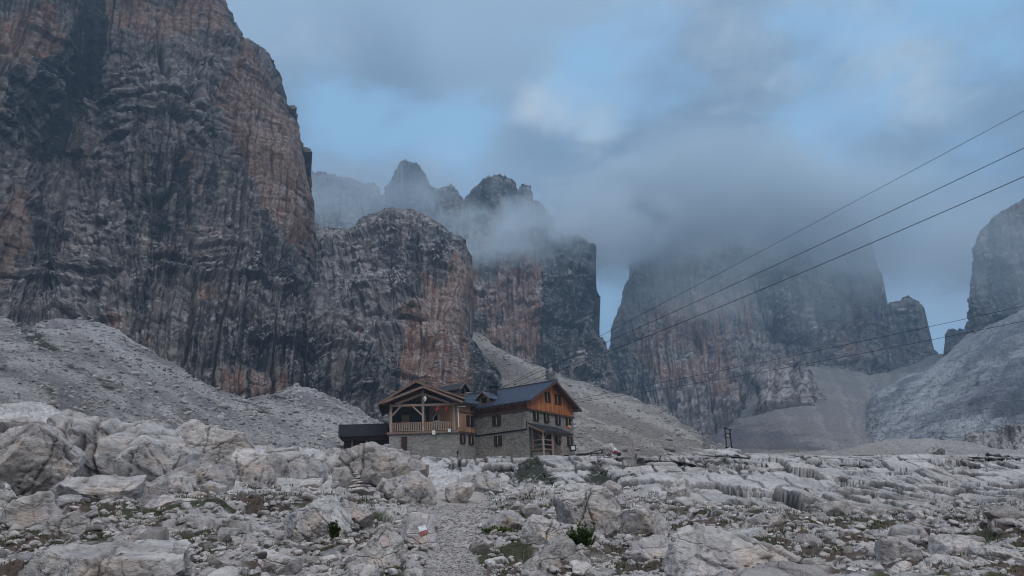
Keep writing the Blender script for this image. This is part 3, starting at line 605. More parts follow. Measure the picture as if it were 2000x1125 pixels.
BL = [
 (20,905,190,165,22,101,'huge grey boulder cut off by the left edge, roofing a dark hollow',6,.9,3,0,14),
 (195,880,300,140,23,102,'largest cracked overhanging boulder above the dark hollow on the left',6,.8,4,0,8),
 (290,900,125,110,20.5,103,'tall split block with curved cracks leaning against the big overhanging boulder',5,.9,4,0,-20),
 (172,962,185,62,18.5,104,'long low pale block lying under the overhanging boulder',5,.7,2,0,0),
 (45,1005,150,85,14,105,'rounded pale block below the dark hollow at the left edge',5,.9,1,0,5),
 (190,1115,270,110,9.2,106,'broad smooth pale slab cut by the bottom edge, left',6,.9,1,0,0),
 (608,1012,130,92,16.5,107,'blocky white boulder beside the reddish moss patches, left of the path',6,.8,1,0,10),
 (722,1092,130,112,11.2,108,'pale boulder with a faded pink paint patch at the bottom, left of the path',6,.8,2,0,-12),
 (735,922,165,112,42,110,'massive grey boulder behind the small cairn',6,.8,3,0,14),
 (800,952,100,66,40,111,'sloping slab running down to the right of the massive grey boulder',5,.8,2,0,24),
 (1148,1000,122,100,26,112,'tall flat faced boulder with a dark curved crack, right of the path',6,.7,2,0,8),
 (1056,1046,104,80,15.4,113,'cleft pale boulder just left of the green shrub',6,.8,3,0,-8),
 (984,1020,84,46,19,114,'low rounded boulder at the right edge of the path',5,.8,1,0,8),
 (1430,1100,250,135,11,115,'big pyramid shaped boulder at the bottom right of centre',6,.8,2,0,0),
 (1770,1086,92,60,13,116,'wedge shaped pale boulder with a shaded left face, lower right',5,.8,1,0,16),
 (1873,1070,85,50,15,117,'rounded grey boulder right of the wedge shaped one',5,.9,1,0,0),
 (1075,1105,140,70,9.8,118,'dark tilted slab at the bottom edge, right of the path',5,.7,2,0,-28),
 (1850,1120,110,60,9.4,119,'pale hump of rock cut by the bottom edge on the right',5,.9,1,0,0),
 (1692,1074,42,30,14,120,'small cube shaped stone left of the wedge shaped boulder',5,.9,0,0,0),
 (1956,1085,90,38,13,121,'low broad grey boulder near the right edge',5,.9,1,0,0),
 (1325,960,44,54,45,122,'dark leaning slab at the foot of the rock bench',5,.6,1,0,22),
 (1832,877,40,24,112,123,'lone dark boulder sitting on the gravel mound',5,.8,2,0,0),
 (410,872,150,78,28,124,'pale layered boulder behind the split block',6,.8,3,0,12),
 (385,930,120,60,24,125,'brown stained block filling the shadowed pocket under the layered boulder',5,.8,2,0,-10),  # block added where there is a dark brown shadowed pocket
 (476,915,105,86,25,126,'cracked boulder with jutting corners in the middle of the left rock pile',5,.8,4,0,-14),
 (560,908,130,62,33,127,'long slanting slab behind the left rock pile, pointing at the hut',5,.7,2,0,18),
 (648,905,90,58,44,128,'smooth sloping rock just below the annex',5,.8,2,0,20),
 (120,1032,80,62,13.2,129,'upright twin slab standing between the left boulders',5,.5,2,0,10),
 (250,1055,110,44,12,130,'brownish block behind the broad bottom slab',5,.8,2,0,-8),
 (1190,876,30,20,84,131,'pale rock with a red paint mark right of the benches',5,.8,2,0,0),
 (430,1100,95,50,10.5,132,'pale stone with a pointed left corner at the bottom, left',5,.8,1,0,14),
 (515,1093,85,40,11,133,'low wedge stone among moss left of the pink marked boulder',5,.8,1,0,-8),
 (700,1135,90,60,9.0,134,'grey streaked stone cut by the bottom edge beside the path',5,.8,1,0,0),
 (1270,1085,150,70,11.5,135,'rough pale hump of rock between the shrub and the pyramid boulder',5,.9,2,0,0),
 (1250,1020,120,52,19,136,'low wide boulder to the right of the green shrub',5,.8,2,0,0),
 (900,960,60,40,33,137,'rounded rock at the head of the path',5,.8,1,0,0),
 (935,945,90,50,40,138,'pale rock hump in the middle behind the head of the path',5,.8,2,0,10),
 (690,1000,70,36,19,139,'flat stone on the slope above the white marked boulder',5,.8,1,0,10),
 (1590,1108,90,30,11,140,'flat grey stone among turf right of the pyramid boulder',5,.9,1,0,0),
 (1500,1020,70,34,24,141,'brownish rounded rock below the bench, right of centre',5,.8,1,0,0),
 (320,985,120,36,17,142,'thin layered ledge stone right of the long low block',5,.7,2,0,-6),
 (345,858,90,70,30,143,'blunt pointed rock rising behind the split block',5,.7,2,0,-20),
 (40,845,140,60,34,144,'pale hump of broken rock above the left edge boulder',5,.8,3,0,10),
 (130,825,130,50,42,145,'broken rock crest at the top of the left rock pile',5,.7,3,0,12),
]
for (px, py, wp, hp, D_, sd_, lab, sub, dep_, ck_, tx, ty) in BL:
    boulder(px, py, wp, hp, D_, sd_, lab, sub, dep_, ck_, tiltx=tx, tilty=ty, group='large boulders')
for k in range(48):
    px = random.uniform(-10, 640); py = 900+random.uniform(-30, 62)-.02*px; wq = random.uniform(16, 58)
    D_ = gD(px, max(py, 880)+wq*.3) if py > 870 else 30; rs0 = D_-.3
    boulder(px, py, wq, wq*random.uniform(.5, .8), rs0, 700+k, 'angular limestone block wedged in the rock pile left of the path', 4, .85, k % 2, tiltx=random.uniform(-20, 20), tilty=random.uniform(-25, 25), group='blocks of the left rock pile')
# waymark boulder with its painted red and white flash
wm = boulder(818, 1046, 80, 82, 14, 109, 'white oval boulder with a painted white and red waymark, left edge of the path', 6, .7, 0, rough=.35, planes=10, tilty=20, tint=1.25, group='large boulders')
def paint(ob, px, py, cells_, mat, name):
    """thin paint patch laid on the stone where the ray meets it"""
    me = ob.data; V = [v.co.copy()+ob.location for v in me.vertices]; t = BVHTree.FromPolygons(V, [tuple(p.vertices) for p in me.polygons])
    n = 9; pts = []; (ax, ay), (bx, by), (cx, cy), (dx, dy) = cells_
    for i in range(n):
        for j in range(n):
            u, v = i/(n-1), j/(n-1); x = px+(ax*(1-u)+bx*u)*(1-v)+(dx*(1-u)+cx*u)*v; y = py+(ay*(1-u)+by*u)*(1-v)+(dy*(1-u)+cy*u)*v
            d = Vector(rays(x, y)).normalized(); h = t.ray_cast(Vector((0, 0, 0)), d)
            if h[0] is None: return None
            pts.append(h[0]-d*.012-ob.location)
    f = [[i*n+j, i*n+j+1, (i+1)*n+j+1, (i+1)*n+j] for i in range(n-1) for j in range(n-1)]
    m_ = bpy.data.meshes.new(name); m_.from_pydata(pts, [], f); m_.materials.append(mat); return link(name, m_, ob)
def pmat(name, col, wear):
    m, t, b = mat_(name); tc = t.nodes.new('ShaderNodeTexCoord'); n = noise_(t, tc.outputs['Object'], 30, 5, .65)
    t.links.new(mixc(t, mapr(t, n, .52-wear*.2, .75), col, (.42, .40, .39)), b.inputs['Base Color']); b.inputs['Roughness'].default_value = .8; return m
paint(wm, 825, 1036, [(-9, -7), (6, -11), (10, -2), (-6, 3)], pmat('white_paint', (.75, .76, .78), .2), 'white_mark')
paint(wm, 825, 1036, [(-6, 4), (10, -1), (12, 5), (-3, 12)], pmat('red_paint', (.33, .085, .085), .35), 'red_mark')
pk = [o for o in COL.objects if o.name.startswith('boulder') and 'pink' in o.get('label', '')][0]
paint(pk, 752, 1060, [(-10, -1), (5, -11), (9, 5), (-4, 9)], pmat('faded_pink_paint', (.44, .31, .28), .9), 'pink_mark')
rk = [o for o in COL.objects if o.name.startswith('boulder') and 'red paint' in o.get('label', '')][0]
paint(rk, 1192, 874, [(-.9, -1.8), (.9, -1.5), (.8, 1.6), (-.5, 1.2)], pmat('red_dot_paint', (.4, .03, .03), .1), 'red_mark')
# cairn
Dc = min(gD(698, 968), 60)-3.2; cp = at(698, 966, Dc); cairn = empty('cairn', cp, 'small cairn of flat stones stacked before the massive grey boulder', 'cairn')
zc = 0
for k, (wd, hh) in enumerate(((2.0, .42), (1.7, .2), (1.35, .17), (1.05, .15), (.78, .16), (.52, .12), (.58, .1), (.3, .13))):
    wd *= .62*Dc/42; hh *= .85*Dc/42
    W, Fc, c = rock(4, (wd/2, wd*.4, hh*.62), 300+k, 12, 0, .6); o = link('stone', mesh_np('stone', W, Fc, c*1.02, True, M_boulder), cairn, Vector((random.uniform(-.05, .05), 0, zc+hh/2))); zc += hh
# ---- scattered stones lying on the displaced ground
GP, gpx, gpy = DATA['ground']
nrow0 = 6
rs = np.random.RandomState(5)
def scatter_pts(n, y0, y1, ok, P_=GP, qx=gpx, qy=gpy):
    out = []; R, C = P_.shape[:2]; ysel = qy.mean(1); rows_ = np.where((ysel > y0) & (ysel < y1) & (np.arange(R) >= nrow0))[0]
    w8 = np.gradient(ysel)[rows_]; w8 = np.maximum(w8, 0); w8 /= w8.sum()
    while len(out) < n:
        i = rs.choice(rows_, p=w8); j = rs.randint(0, C); 
        if ok(qx[i, j], qy[i, j]): out.append((P_[i, j], qx[i, j], qy[i, j]))
    return out
pd_ = lambda x, y: sdpoly(np.array([x]), np.array([y]), PATHP)[0]
stones = [rock(4, (1, rs.uniform(.6, .95), rs.uniform(.45, .75)), 400+k, 14, k % 2, .9) for k in range(14)]
smesh = []
for k, (W, Fc, c) in enumerate(stones): smesh.append(mesh_np('loose_stone', W, Fc, c, True, M_boulder))
for k, (p, x, y) in enumerate(scatter_pts(290, 945, 1150, lambda x, y: -20 < x < 2020 and pd_(x, y) < -8 and sdpoly(np.array([x]), np.array([y]), BENCH)[0] < 5)):
    me = smesh[k % 14]; s_ = float(np.clip(p[1]/1536*rs.lognormal(2.65, .45), .05, .7))
    o = link('loose_stone', me, None, Vector(p)+Vector((0, 0, s_*.12))); o.rotation_euler = (rs.uniform(-.35, .35), rs.uniform(-.35, .35), rs.uniform(0, 6.3)); o.scale = (s_,)*3
    tag(o, 'loose angular pale limestone block, knee high or smaller, lying on the stony ground', 'rock', 'loose limestone blocks')
rub = [rock(2, (1, rs.uniform(.6, .9), rs.uniform(.4, .7)), 500+k, 9, 0, 1.2) for k in range(12)]
rub3 = [rock(3, (1, rs.uniform(.6, .9), rs.uniform(.4, .7)), 520+k, 10, 0, 1.1) for k in range(12)]
def merge(name, items, src, mat, tint=1.0, label='', cat='rubble'):
    vs, fs, cs = [], [], []; b = 0
    for p, s_ in items:
        W, Fc, c = src[rs.randint(len(src))]; a, b_, c_ = rs.uniform(0, 6.3), rs.uniform(-.5, .5), rs.uniform(-.5, .5)
        R = np.array(Euler((b_, c_, a)).to_matrix()); vs.append((W*s_)@R.T+np.array(p)+[0, 0, s_*.15]); fs.append(Fc+b); b += len(W); cs.append(c*rs.uniform(.78, 1.18)*tint)
    o = link(name, mesh_np(name, np.concatenate(vs), np.concatenate(fs), np.concatenate(cs), True, mat)); return tag(o, label, cat, None, 'stuff')
it = [(p, float(np.clip(p[1]/1536*rs.lognormal(1.75, .45), .02, .2))) for p, x, y in scatter_pts(9000, 938, 1160, lambda x, y: -30 < x < 2030 and pd_(x, y) < rs.uniform(-14, 3) and sdpoly(np.array([x]), np.array([y]), BENCH)[0] < 10)]
merge('ground_rubble', it[:4500], rub3, M_boulder, label='small broken limestone rubble strewn over the near ground'); merge('fine_rubble', it[4500:], rub, M_boulder, label='finer limestone chips between the boulders')
it = [(p, float(np.clip(p[1]/1536*rs.lognormal(.7, .4), .01, .05))) for p, x, y in scatter_pts(3500, 958, 1160, lambda x, y: pd_(x, y) > -3)]
merge('path_gravel', it, rub, M_boulder, .8, label='small gravel and chips on the worn path', cat='gravel')
SP, sx_, sy_ = DATA['scree_slope']
nrow0 = 2
it = [(p, float(np.clip(p[1]/1536*rs.lognormal(.95, .5), .05, 1.0))) for p, x, y in scatter_pts(6500, 610, 900, lambda x, y: 0 < x < 900, SP, sx_, sy_)]
merge('scree_stones', it, rub, M_boulder, .74, label='loose stones scattered over the long scree slope', cat='scree')
SP, sx_, sy_ = DATA['scree_fan']
it = [(p, float(np.clip(p[1]/1536*rs.lognormal(.6, .5), .1, 1.8))) for p, x, y in scatter_pts(2600, 650, 900, lambda x, y: 930 < x < 1450, SP, sx_, sy_)]
merge('fan_stones', it, rub, M_boulder, .72, label='loose stones scattered over the scree fan behind the hut', cat='scree')
# ---- plants
def leaf_mat(name, c0, c1):
    m, t, b = mat_(name); tc = t.nodes.new('ShaderNodeTexCoord'); n = noise_(t, tc.outputs['Object'], 7, 4, .6)
    t.links.new(mixc(t, mapr(t, n, .35, .65), c0, c1), b.inputs['Base Color']); b.inputs['Roughness'].default_value = .7; return m
M_leaf = leaf_mat('shrub_leaf', (.035, .075, .014), (.085, .15, .035)); M_turf = leaf_mat('turf_blade', (.055, .05, .02), (.045, .065, .018))
def blades(pts, n, h, w_, spread):
    v = []; f = []
    for (p, s_) in pts:
        for k in range(n):
            a = rs.uniform(0, 6.3); r = spread*s_*math.sqrt(rs.rand()); b0 = np.array(p)+[math.cos(a)*r, math.sin(a)*r, -.01]; la = rs.uniform(0, 6.3); ln = h*s_*rs.uniform(.5, 1.1); le = rs.uniform(.1, .6)*ln
            d = np.array([math.cos(la), math.sin(la), 0]); q = np.array([-d[1], d[0], 0])*w_*s_; i = len(v)
            v += [b0-q, b0+q, b0+d*le*.4+[0, 0, ln*.6]+q*.8, b0+d*le*.4+[0, 0, ln*.6]-q*.8, b0+d*le+[0, 0, ln]]; f += [[i, i+1, i+2, i+3]]; f += [[i+3, i+2, i+4, i+4]]
    return np.array(v), np.array(f)
def shrub(px, py, D_, wpx, hpx, lab, n=900):
    D_ = gD(px, py)-.35; p = at(px, py, D_); s = D_/1536; W2 = wpx*s/2; H = hpx*s; t = empty('shrub', p, lab, 'shrub', 'green plants'); v = []; f = []; st = MB()
    for k in range(46):
        a = rs.uniform(0, 6.3); r = W2*math.sqrt(rs.rand()); top = Vector((math.cos(a)*r, math.sin(a)*r*.7, H*(1-.45*(r/W2)**2)*rs.uniform(.7, 1.05))); b0 = Vector((top.x*.45, top.y*.45, 0)); st.cyl(p+b0, p+top, .006*D_/14, 5, .003)
        for j in range(n//46):
            q = b0.lerp(top, rs.uniform(.15, 1.05)); an_ = rs.uniform(0, 6.3); el = rs.uniform(-.1, 1.2); d = Vector((math.cos(an_)*math.cos(el), math.sin(an_)*math.cos(el), math.sin(el)))*rs.uniform(.035, .07)*D_/14; sd2 = d.cross(Z2).normalized()*d.length*.28; i = len(v)
            v += [q, q+d*.5+sd2, q+d, q+d*.5-sd2]; f.append([i, i+1, i+2, i+3])
    link('leaves', mesh_np('leaves', np.array([list(x) for x in v]), f, None, False, M_leaf), t)
    me = bpy.data.meshes.new('stems'); me.from_pydata([tuple(x-p) for x in st.v], [], st.f); me.materials.append(M_turf); link('stems', me, t)
Z2 = Vector((0, 0, 1))
class MB:
    def __init__(s): s.v = []; s.f = []
    def cyl(s, a, c, r, n=5, r2=None):
        a = Vector(a); c = Vector(c); t = (c-a).normalized(); up = Vector((0, 1, 0)); x = t.cross(up).normalized(); y = x.cross(t); b = len(s.v)
        for q, rr_ in ((a, r), (c, r2 or r)):
            for k in range(n): an_ = 2*math.pi*k/n; s.v.append(q+x*math.cos(an_)*rr_+y*math.sin(an_)*rr_)
        for k in range(n): j = (k+1) % n; s.f.append([b+k, b+j, b+n+j, b+n+k])
shrub(1137, 1079, 14.0, 62, 54, 'bushy bright green shrub against the cleft boulder right of the path', 2600)
shrub(652, 1052, 15.2, 26, 34, 'narrow green plant in the gap right of the blocky white boulder', 500)
shrub(970, 1042, 17.5, 60, 12, 'low olive green cushion plant under the low rounded boulder', 500)
# turf and cushion plants growing in the dark soil between the stones
R_, C_n = GP.shape[:2]; ii = rs.randint(nrow0, R_, 60000); jj = rs.randint(0, C_n, 60000); Q = GP[ii, jj]; qx = gpx[ii, jj]; qy = gpy[ii, jj]
sm = fbm(Q/.9, 4, .6, 82)+.5*fbm(Q/3.0, 4, .55, 80)+.25*fbm(Q/.35, 5, .65, 81)
k_ = np.where((sm > -.05) & (qy > 958) & (qy < 1160) & (sdpoly(qx, qy, PATHP) < -6) & (sdpoly(qx, qy, BENCH) < 8))[0][:4500]
v, f = blades([(Q[k], float(np.clip(Q[k][1]/14, .6, 2.2))) for k in k_], 9, .075, .006, .10)
tag(link('turf', mesh_np('turf', v, f, None, False, M_turf)), 'sparse brown and green turf between the stones', 'grass', None, 'stuff')
# ================================================================== MOUNTAIN HUT
class MB:
    def __init__(s): s.v = []; s.f = []
    def poly(s, pts, d):
        """prism: pts counter-clockwise seen from outside, extruded by -d"""
        n = len(pts); b = len(s.v); pts = [Vector(p) for p in pts]; d = Vector(d)
        s.v += [p for p in pts]+[p+d for p in pts]
        s.f.append(list(range(b, b+n))); s.f.append(list(range(b+2*n-1, b+n-1, -1)))
        for i in range(n):
            j = (i+1) % n; s.f.append([b+i, b+n+i, b+n+j, b+j])
    def beam(s, a, c, w, h, up=Vector((0, 0, 1))):
        a = Vector(a); c = Vector(c); t = (c-a).normalized()
        if abs(t.dot(up)) > .98: up = Vector((0, 1, 0))
        x = t.cross(up).normalized()*w/2; y = x.cross(t).normalized()*h/2
        s.poly([a-x-y, a+x-y, a+x+y, a-x+y], c-a)
    def box(s, o, u, v, w_): 
        o, u, v, w_ = map(Vector, (o, u, v, w_)); s.poly([o, o+u, o+u+v, o+v], w_)
    def cyl(s, a, c, r, n=10, r2=None):
        a = Vector(a); c = Vector(c); t = (c-a).normalized(); r2 = r if r2 is None else r2
        up = Vector((0, 0, 1)) if abs(t.z) < .95 else Vector((0, 1, 0))
        x = t.cross(up).normalized(); y = x.cross(t); b = len(s.v)
        for q, rr in ((a, r), (c, r2)):
            for k in range(n):
                an = 2*math.pi*k/n; s.v.append(q+x*math.cos(an)*rr+y*math.sin(an)*rr)
        s.f.append(list(range(b, b+n))[::-1]); s.f.append(list(range(b+n, b+2*n)))
        for k in range(n):
            j = (k+1) % n; s.f.append([b+k, b+j, b+n+j, b+n+k])
    def ball(s, c, rx, ry=None, rz=None, n=14, m=9):
        ry = ry or rx; rz = rz or rx; b = len(s.v); c = Vector(c)
        for i in range(1, m):
            th = math.pi*i/m
            for k in range(n):
                a = 2*math.pi*k/n; s.v.append(c+Vector((math.sin(th)*math.cos(a)*rx, math.sin(th)*math.sin(a)*ry, math.cos(th)*rz)))
        s.v += [c+Vector((0, 0, rz)), c-Vector((0, 0, rz))]; t, q = len(s.v)-2, len(s.v)-1
        for k in range(n):
            j = (k+1) % n; s.f.append([t, b+k, b+j]); s.f.append([q, b+(m-2)*n+j, b+(m-2)*n+k])
            for i in range(m-2): s.f.append([b+i*n+k, b+(i+1)*n+k, b+(i+1)*n+j, b+i*n+j])
    def build(s, name, mat, parent=None, smooth=False, org=None):
        o3 = Vector(org) if org is not None else (parent_loc(parent) if parent else Vector((0, 0, 0)))
        me = bpy.data.meshes.new(name); me.from_pydata([tuple(p-o3) for p in s.v], [], s.f)
        bm = bmesh.new(); bm.from_mesh(me); bmesh.ops.recalc_face_normals(bm, faces=bm.faces); bm.to_mesh(me); bm.free()
        if smooth: me.polygons.foreach_set('use_smooth', [True]*len(me.polygons))
        me.materials.append(mat); o = link(name, me, parent)
        if org is not None: o.location = o3
        return o
def parent_loc(p):
    v = Vector((0, 0, 0))
    while p is not None: v += p.location; p = p.parent
    return v

def simple(name, col, rough=.7, metal=0, nscale=0, var=.2):
    m, t, b = mat_(name); b.inputs['Roughness'].default_value = rough; b.inputs['Metallic'].default_value = metal
    if nscale:
        tc = t.nodes.new('ShaderNodeTexCoord'); n = noise_(t, tc.outputs['Object'], nscale, 5, .6)
        r = t.nodes.new('ShaderNodeRGB'); r.outputs[0].default_value = (*col, 1)
        f = mapr(t, n, .3, .7, 1-var, 1+var, False); g = t.nodes.new('ShaderNodeCombineColor')
        for k in range(3): t.links.new(f, g.inputs[k])
        t.links.new(mixc(t, 1.0, r.outputs[0], g.outputs[0], 'MULTIPLY'), b.inputs['Base Color'])
    else: b.inputs['Base Color'].default_value = (*col, 1)
    return m
def plank_mat(name, u, c0, c1, width=.16, vert=True):
    """vertical boards: u = horizontal direction of the wall"""
    m, t, b = mat_(name); tc = t.nodes.new('ShaderNodeTexCoord')
    dt = t.nodes.new('ShaderNodeVectorMath'); dt.operation = 'DOT_PRODUCT'; t.links.new(tc.outputs['Object'], dt.inputs[0]); dt.inputs[1].default_value = (u[0], u[1], u[2] if len(u) > 2 else 0)
    s = math_(t, 'DIVIDE', dt.outputs['Value'], width); fl = math_(t, 'FLOOR', s); fr = math_(t, 'FRACT', s)
    wn_ = t.nodes.new('ShaderNodeTexWhiteNoise'); wn_.noise_dimensions = '1D'; t.links.new(fl, wn_.inputs['W'])
    mp = t.nodes.new('ShaderNodeMapping'); t.links.new(tc.outputs['Object'], mp.inputs[0]); mp.inputs['Scale'].default_value = (9, 9, .9)
    n = noise_(t, mp.outputs[0], 1, 5, .6); n2 = noise_(t, tc.outputs['Object'], .7, 3, .5)
    f = math_(t, 'ADD', math_(t, 'ADD', math_(t, 'MULTIPLY', wn_.outputs[0], .7), math_(t, 'MULTIPLY', n, .5)), math_(t, 'MULTIPLY', math_(t, 'SUBTRACT', n2, .5), 1.1))
    c = mixc(t, mapr(t, f, .25, 1.0, 0, 1, False), c0, c1)
    gap = mapr(t, math_(t, 'ABSOLUTE', math_(t, 'SUBTRACT', fr, .5)), .40, .48, 0, 1)
    c = mixc(t, math_(t, 'MULTIPLY', gap, .75), c, (.03, .022, .018))
    t.links.new(c, b.inputs['Base Color']); b.inputs['Roughness'].default_value = .75
    bump_(t, b, math_(t, 'SUBTRACT', math_(t, 'MULTIPLY', n, .3), gap), .02)
    return m
def masonry_mat(name, c0, c1, mortar, size=.30):
    m, t, b = mat_(name); tc = t.nodes.new('ShaderNodeTexCoord'); mp = t.nodes.new('ShaderNodeMapping'); t.links.new(tc.outputs['Object'], mp.inputs[0])
    mp.inputs['Scale'].default_value = (1/size, 1/size, 1.7/size)
    vo = t.nodes.new('ShaderNodeTexVoronoi'); vo.inputs['Scale'].default_value = 1; t.links.new(mp.outputs[0], vo.inputs[0])
    ve = t.nodes.new('ShaderNodeTexVoronoi'); ve.feature = 'DISTANCE_TO_EDGE'; ve.inputs['Scale'].default_value = 1; t.links.new(mp.outputs[0], ve.inputs[0])
    sp = t.nodes.new('ShaderNodeSeparateColor'); t.links.new(vo.outputs['Color'], sp.inputs[0])
    n = noise_(t, tc.outputs['Object'], 5, 5, .65); n2 = noise_(t, tc.outputs['Object'], .5, 4, .6)
    c = mixc(t, sp.outputs[0], c0, c1)
    c = mixc(t, mapr(t, sp.outputs[1], .8, 1.0), c, (.36, .33, .29))
    c = mixc(t, mapr(t, ve.outputs[0], .02, .10, 1, 0), c, mortar)
    g = t.nodes.new('ShaderNodeCombineColor'); f = mapr(t, math_(t, 'ADD', math_(t, 'MULTIPLY', n, .5), math_(t, 'MULTIPLY', n2, .5)), .3, .7, .6, 1.4, False)
    for k in range(3): t.links.new(f, g.inputs[k])
    t.links.new(mixc(t, 1.0, c, g.outputs[0], 'MULTIPLY'), b.inputs['Base Color']); b.inputs['Roughness'].default_value = .92
    bump_(t, b, math_(t, 'ADD', mapr(t, ve.outputs[0], 0, .12), math_(t, 'MULTIPLY', n, .5)), .05)
    return m
def flat(P, z): return Vector((P.x, P.y, z))
C_ = at(1033, 850, 85.0); L_ = at(928, 850, 89.0); dL = Vector((L_.x-C_.x, L_.y-C_.y, 0)).normalized()
g_u = Vector((-dL.y, dL.x, 0)); g_u = g_u if g_u.y > 0 else -g_u           # direction of the gable wall, going back
# gable length so that its far corner is seen at x = 1121
rr = rays(1121, 850); kk = (rr[0]*C_.y-C_.x)/(g_u.x-rr[0]*g_u.y); R_ = C_+g_u*kk
L2 = L_+dL*4.2
rr = rays(893, 850); kb = (L_.x-rr[0]*L_.y)/(g_u.x-rr[0]*g_u.y); B_ = L_-g_u*kb
A_ = at(760, 850, B_.y-.9)
fu = Vector((B_.x-A_.x, B_.y-A_.y, 0)).normalized(); fn = Vector((fu.y, -fu.x, 0)); fb = -fn   # front: along, outward, back
lu = -dL; ln_ = Vector((lu.y, -lu.x, 0)); gn = Vector((g_u.y, -g_u.x, 0))
Z = Vector((0, 0, 1))
zb = at(1033, 896, 85).z-.5; zs = at(1032, 798, 85).z; ze = at(1033, 779, 85).z
G_ = (C_+R_)/2; zr = at(1081, 747, G_.y).z
zf = at(826, 842.5, 85.5).z; zt = at(826, 790, 85.5).z
def onwall(P0, u, px, py):
    n = Vector((u.y, -u.x, 0)); r = Vector(rays(px, py)); t = n.dot(Vector((P0.x, P0.y, 0)))/n.dot(r); p = r*t
    return (p-P0).dot(u), p.z
M_stone = masonry_mat('hut_masonry', (.16, .148, .128), (.30, .275, .235), (.26, .245, .22), .30)
M_stone2 = masonry_mat('hut_masonry_pale', (.19, .185, .175), (.33, .315, .29), (.30, .29, .27), .30)
M_wg = plank_mat('gable_boards', g_u, (.28, .085, .026), (.60, .23, .085))
M_wl = plank_mat('side_boards', lu, (.17, .082, .050), (.29, .165, .11))
M_wk = plank_mat('link_boards', g_u, (.26, .145, .085), (.42, .26, .165), .2)
M_wf = plank_mat('front_boards', fu, (.12, .055, .032), (.30, .14, .075))
M_beam = simple('weathered_beam', (.20, .135, .105), .8, 0, 4, .35)
M_pale = simple('pale_beam', (.33, .25, .195), .8, 0, 4, .25)
M_dark = simple('dark_timber', (.035, .024, .020), .8, 0, 3, .4)
M_soff = simple('soffit_boards', (.10, .052, .036), .85, 0, 5, .4)
M_roofd = simple('dark_sheet_roof', (.028, .028, .032), .55, .2, 2, .3)
M_roofb = simple('blue_grey_sheet_roof', (.055, .068, .105), .38, .35, 1.2, .22)
M_glass = simple('window_glass', (.010, .012, .016), .12)
M_shut = simple('dark_shutter', (.028, .018, .015), .7, 0, 6, .3)
M_curt = simple('cream_reflection', (.42, .30, .17), .7)
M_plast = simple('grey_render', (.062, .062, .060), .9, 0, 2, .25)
M_iron = simple('black_iron', (.012, .012, .013), .5, .6)
hut = empty('mountain_hut', flat((C_+B_)/2, zb), 'two winged mountain hut of stone and timber under metal roofs, standing on the rock bench', 'mountain hut')
def hm(m, name, mat, parent=hut, **k): return m.build(name, mat, parent, **k)
# right wing: masonry body and timber storey
m = MB(); m.poly([flat(C_, zb), flat(R_, zb), flat(R_-dL*-11.4, zb), flat(C_+dL*11.4, zb)][::-1], Z*(zs-zb)); hm(m, 'stone_wall', M_stone)
o = .09
c0, c1 = C_-dL*o+gn*0, R_-dL*o
def gpts(dx): return [flat(C_+dL*dx-g_u*o, zs), flat(R_+dL*dx+g_u*o, zs), flat(R_+dL*dx+g_u*o, ze), flat(G_+dL*dx, zr-.22), flat(C_+dL*dx-g_u*o, ze)]
m = MB(); m.poly(gpts(-o), dL*.14); hm(m, 'timber_gable', M_wg)
m = MB(); m.poly([flat(C_-g_u*o+dL*.055, zs), flat(C_-g_u*o+dL*11.2, zs), flat(C_-g_u*o+dL*11.2, ze+.1), flat(C_-g_u*o+dL*.055, ze+.1)], g_u*.12); hm(m, 'timber_side', M_wl)
m = MB(); m.poly(gpts(.2), dL*10.9); hm(m, 'attic_wall', M_wl)
m = MB(); m.beam(flat(C_-dL*.12-g_u*.12, zs-.06), flat(R_-dL*.12+g_u*.1, zs-.06), .16, .2); m.beam(flat(C_-g_u*.12-dL*.06, zs-.06), flat(C_-g_u*.12+dL*7.4, zs-.06), .16, .2); hm(m, 'sill_beam', M_soff)
# roof of the right wing
half = (R_-C_).length/2; slope = (zr-ze)/half; ov = .75; vg = .95
def roofpt(side, along, extra=0, dz=0):   # side -1 near eave, +1 far eave, 0 ridge
    p = G_+dL*along+g_u*side*(half+extra); return Vector((p.x, p.y, zr-abs(side)*(half+extra)*slope+dz+.12))
m = MB(); LEN = 11.6
for s_ in (-1, 1): m.poly([roofpt(0, -vg), roofpt(s_, -vg, ov), roofpt(s_, LEN, ov), roofpt(0, LEN)], Vector((0, 0, -.14)))
rf = hm(m, 'roof', M_roofb)
m = MB()
for k in range(27):
    a = -vg+.05+k*(LEN+vg-.1)/26
    for s_ in (-1, 1): m.beam(roofpt(s_*.0, a, 0, .02), roofpt(s_, a, ov, .02), .035, .07)
m.beam(roofpt(0, -vg, 0, .06), roofpt(0, LEN, 0, .06), .22, .06); hm(m, 'roof_seam', M_roofb, rf)
m = MB()
for s_ in (-1, 1):
    m.beam(roofpt(0, -vg+.04, 0, -.17), roofpt(s_, -vg+.04, ov-.02, -.17), .09, .22); m.poly([roofpt(0, -vg+.1, 0, -.145), roofpt(s_, -vg+.1, ov-.05, -.145), roofpt(s_, .0, ov-.05, -.145), roofpt(0, .0, 0, -.145)], Vector((0, 0, -.04)))
hm(m, 'barge_board', M_soff, rf)
m = MB(); 
for k in range(14): a = -.4+k*.82; m.cyl(roofpt(-1, a, -.3, -.26), roofpt(-1, a, ov-.08, -.26), .085, 8)
hm(m, 'rafter_tail', M_pale, rf)
m = MB(); m.beam(roofpt(0, -.85, 0, -.35), roofpt(0, .2, 0, -.35), .2, .24)
for s_ in (-1, 1): m.beam(roofpt(s_, -.85, .1, -.32), roofpt(s_, .2, .1, -.32), .18, .22)
hm(m, 'purlin', M_beam, rf)
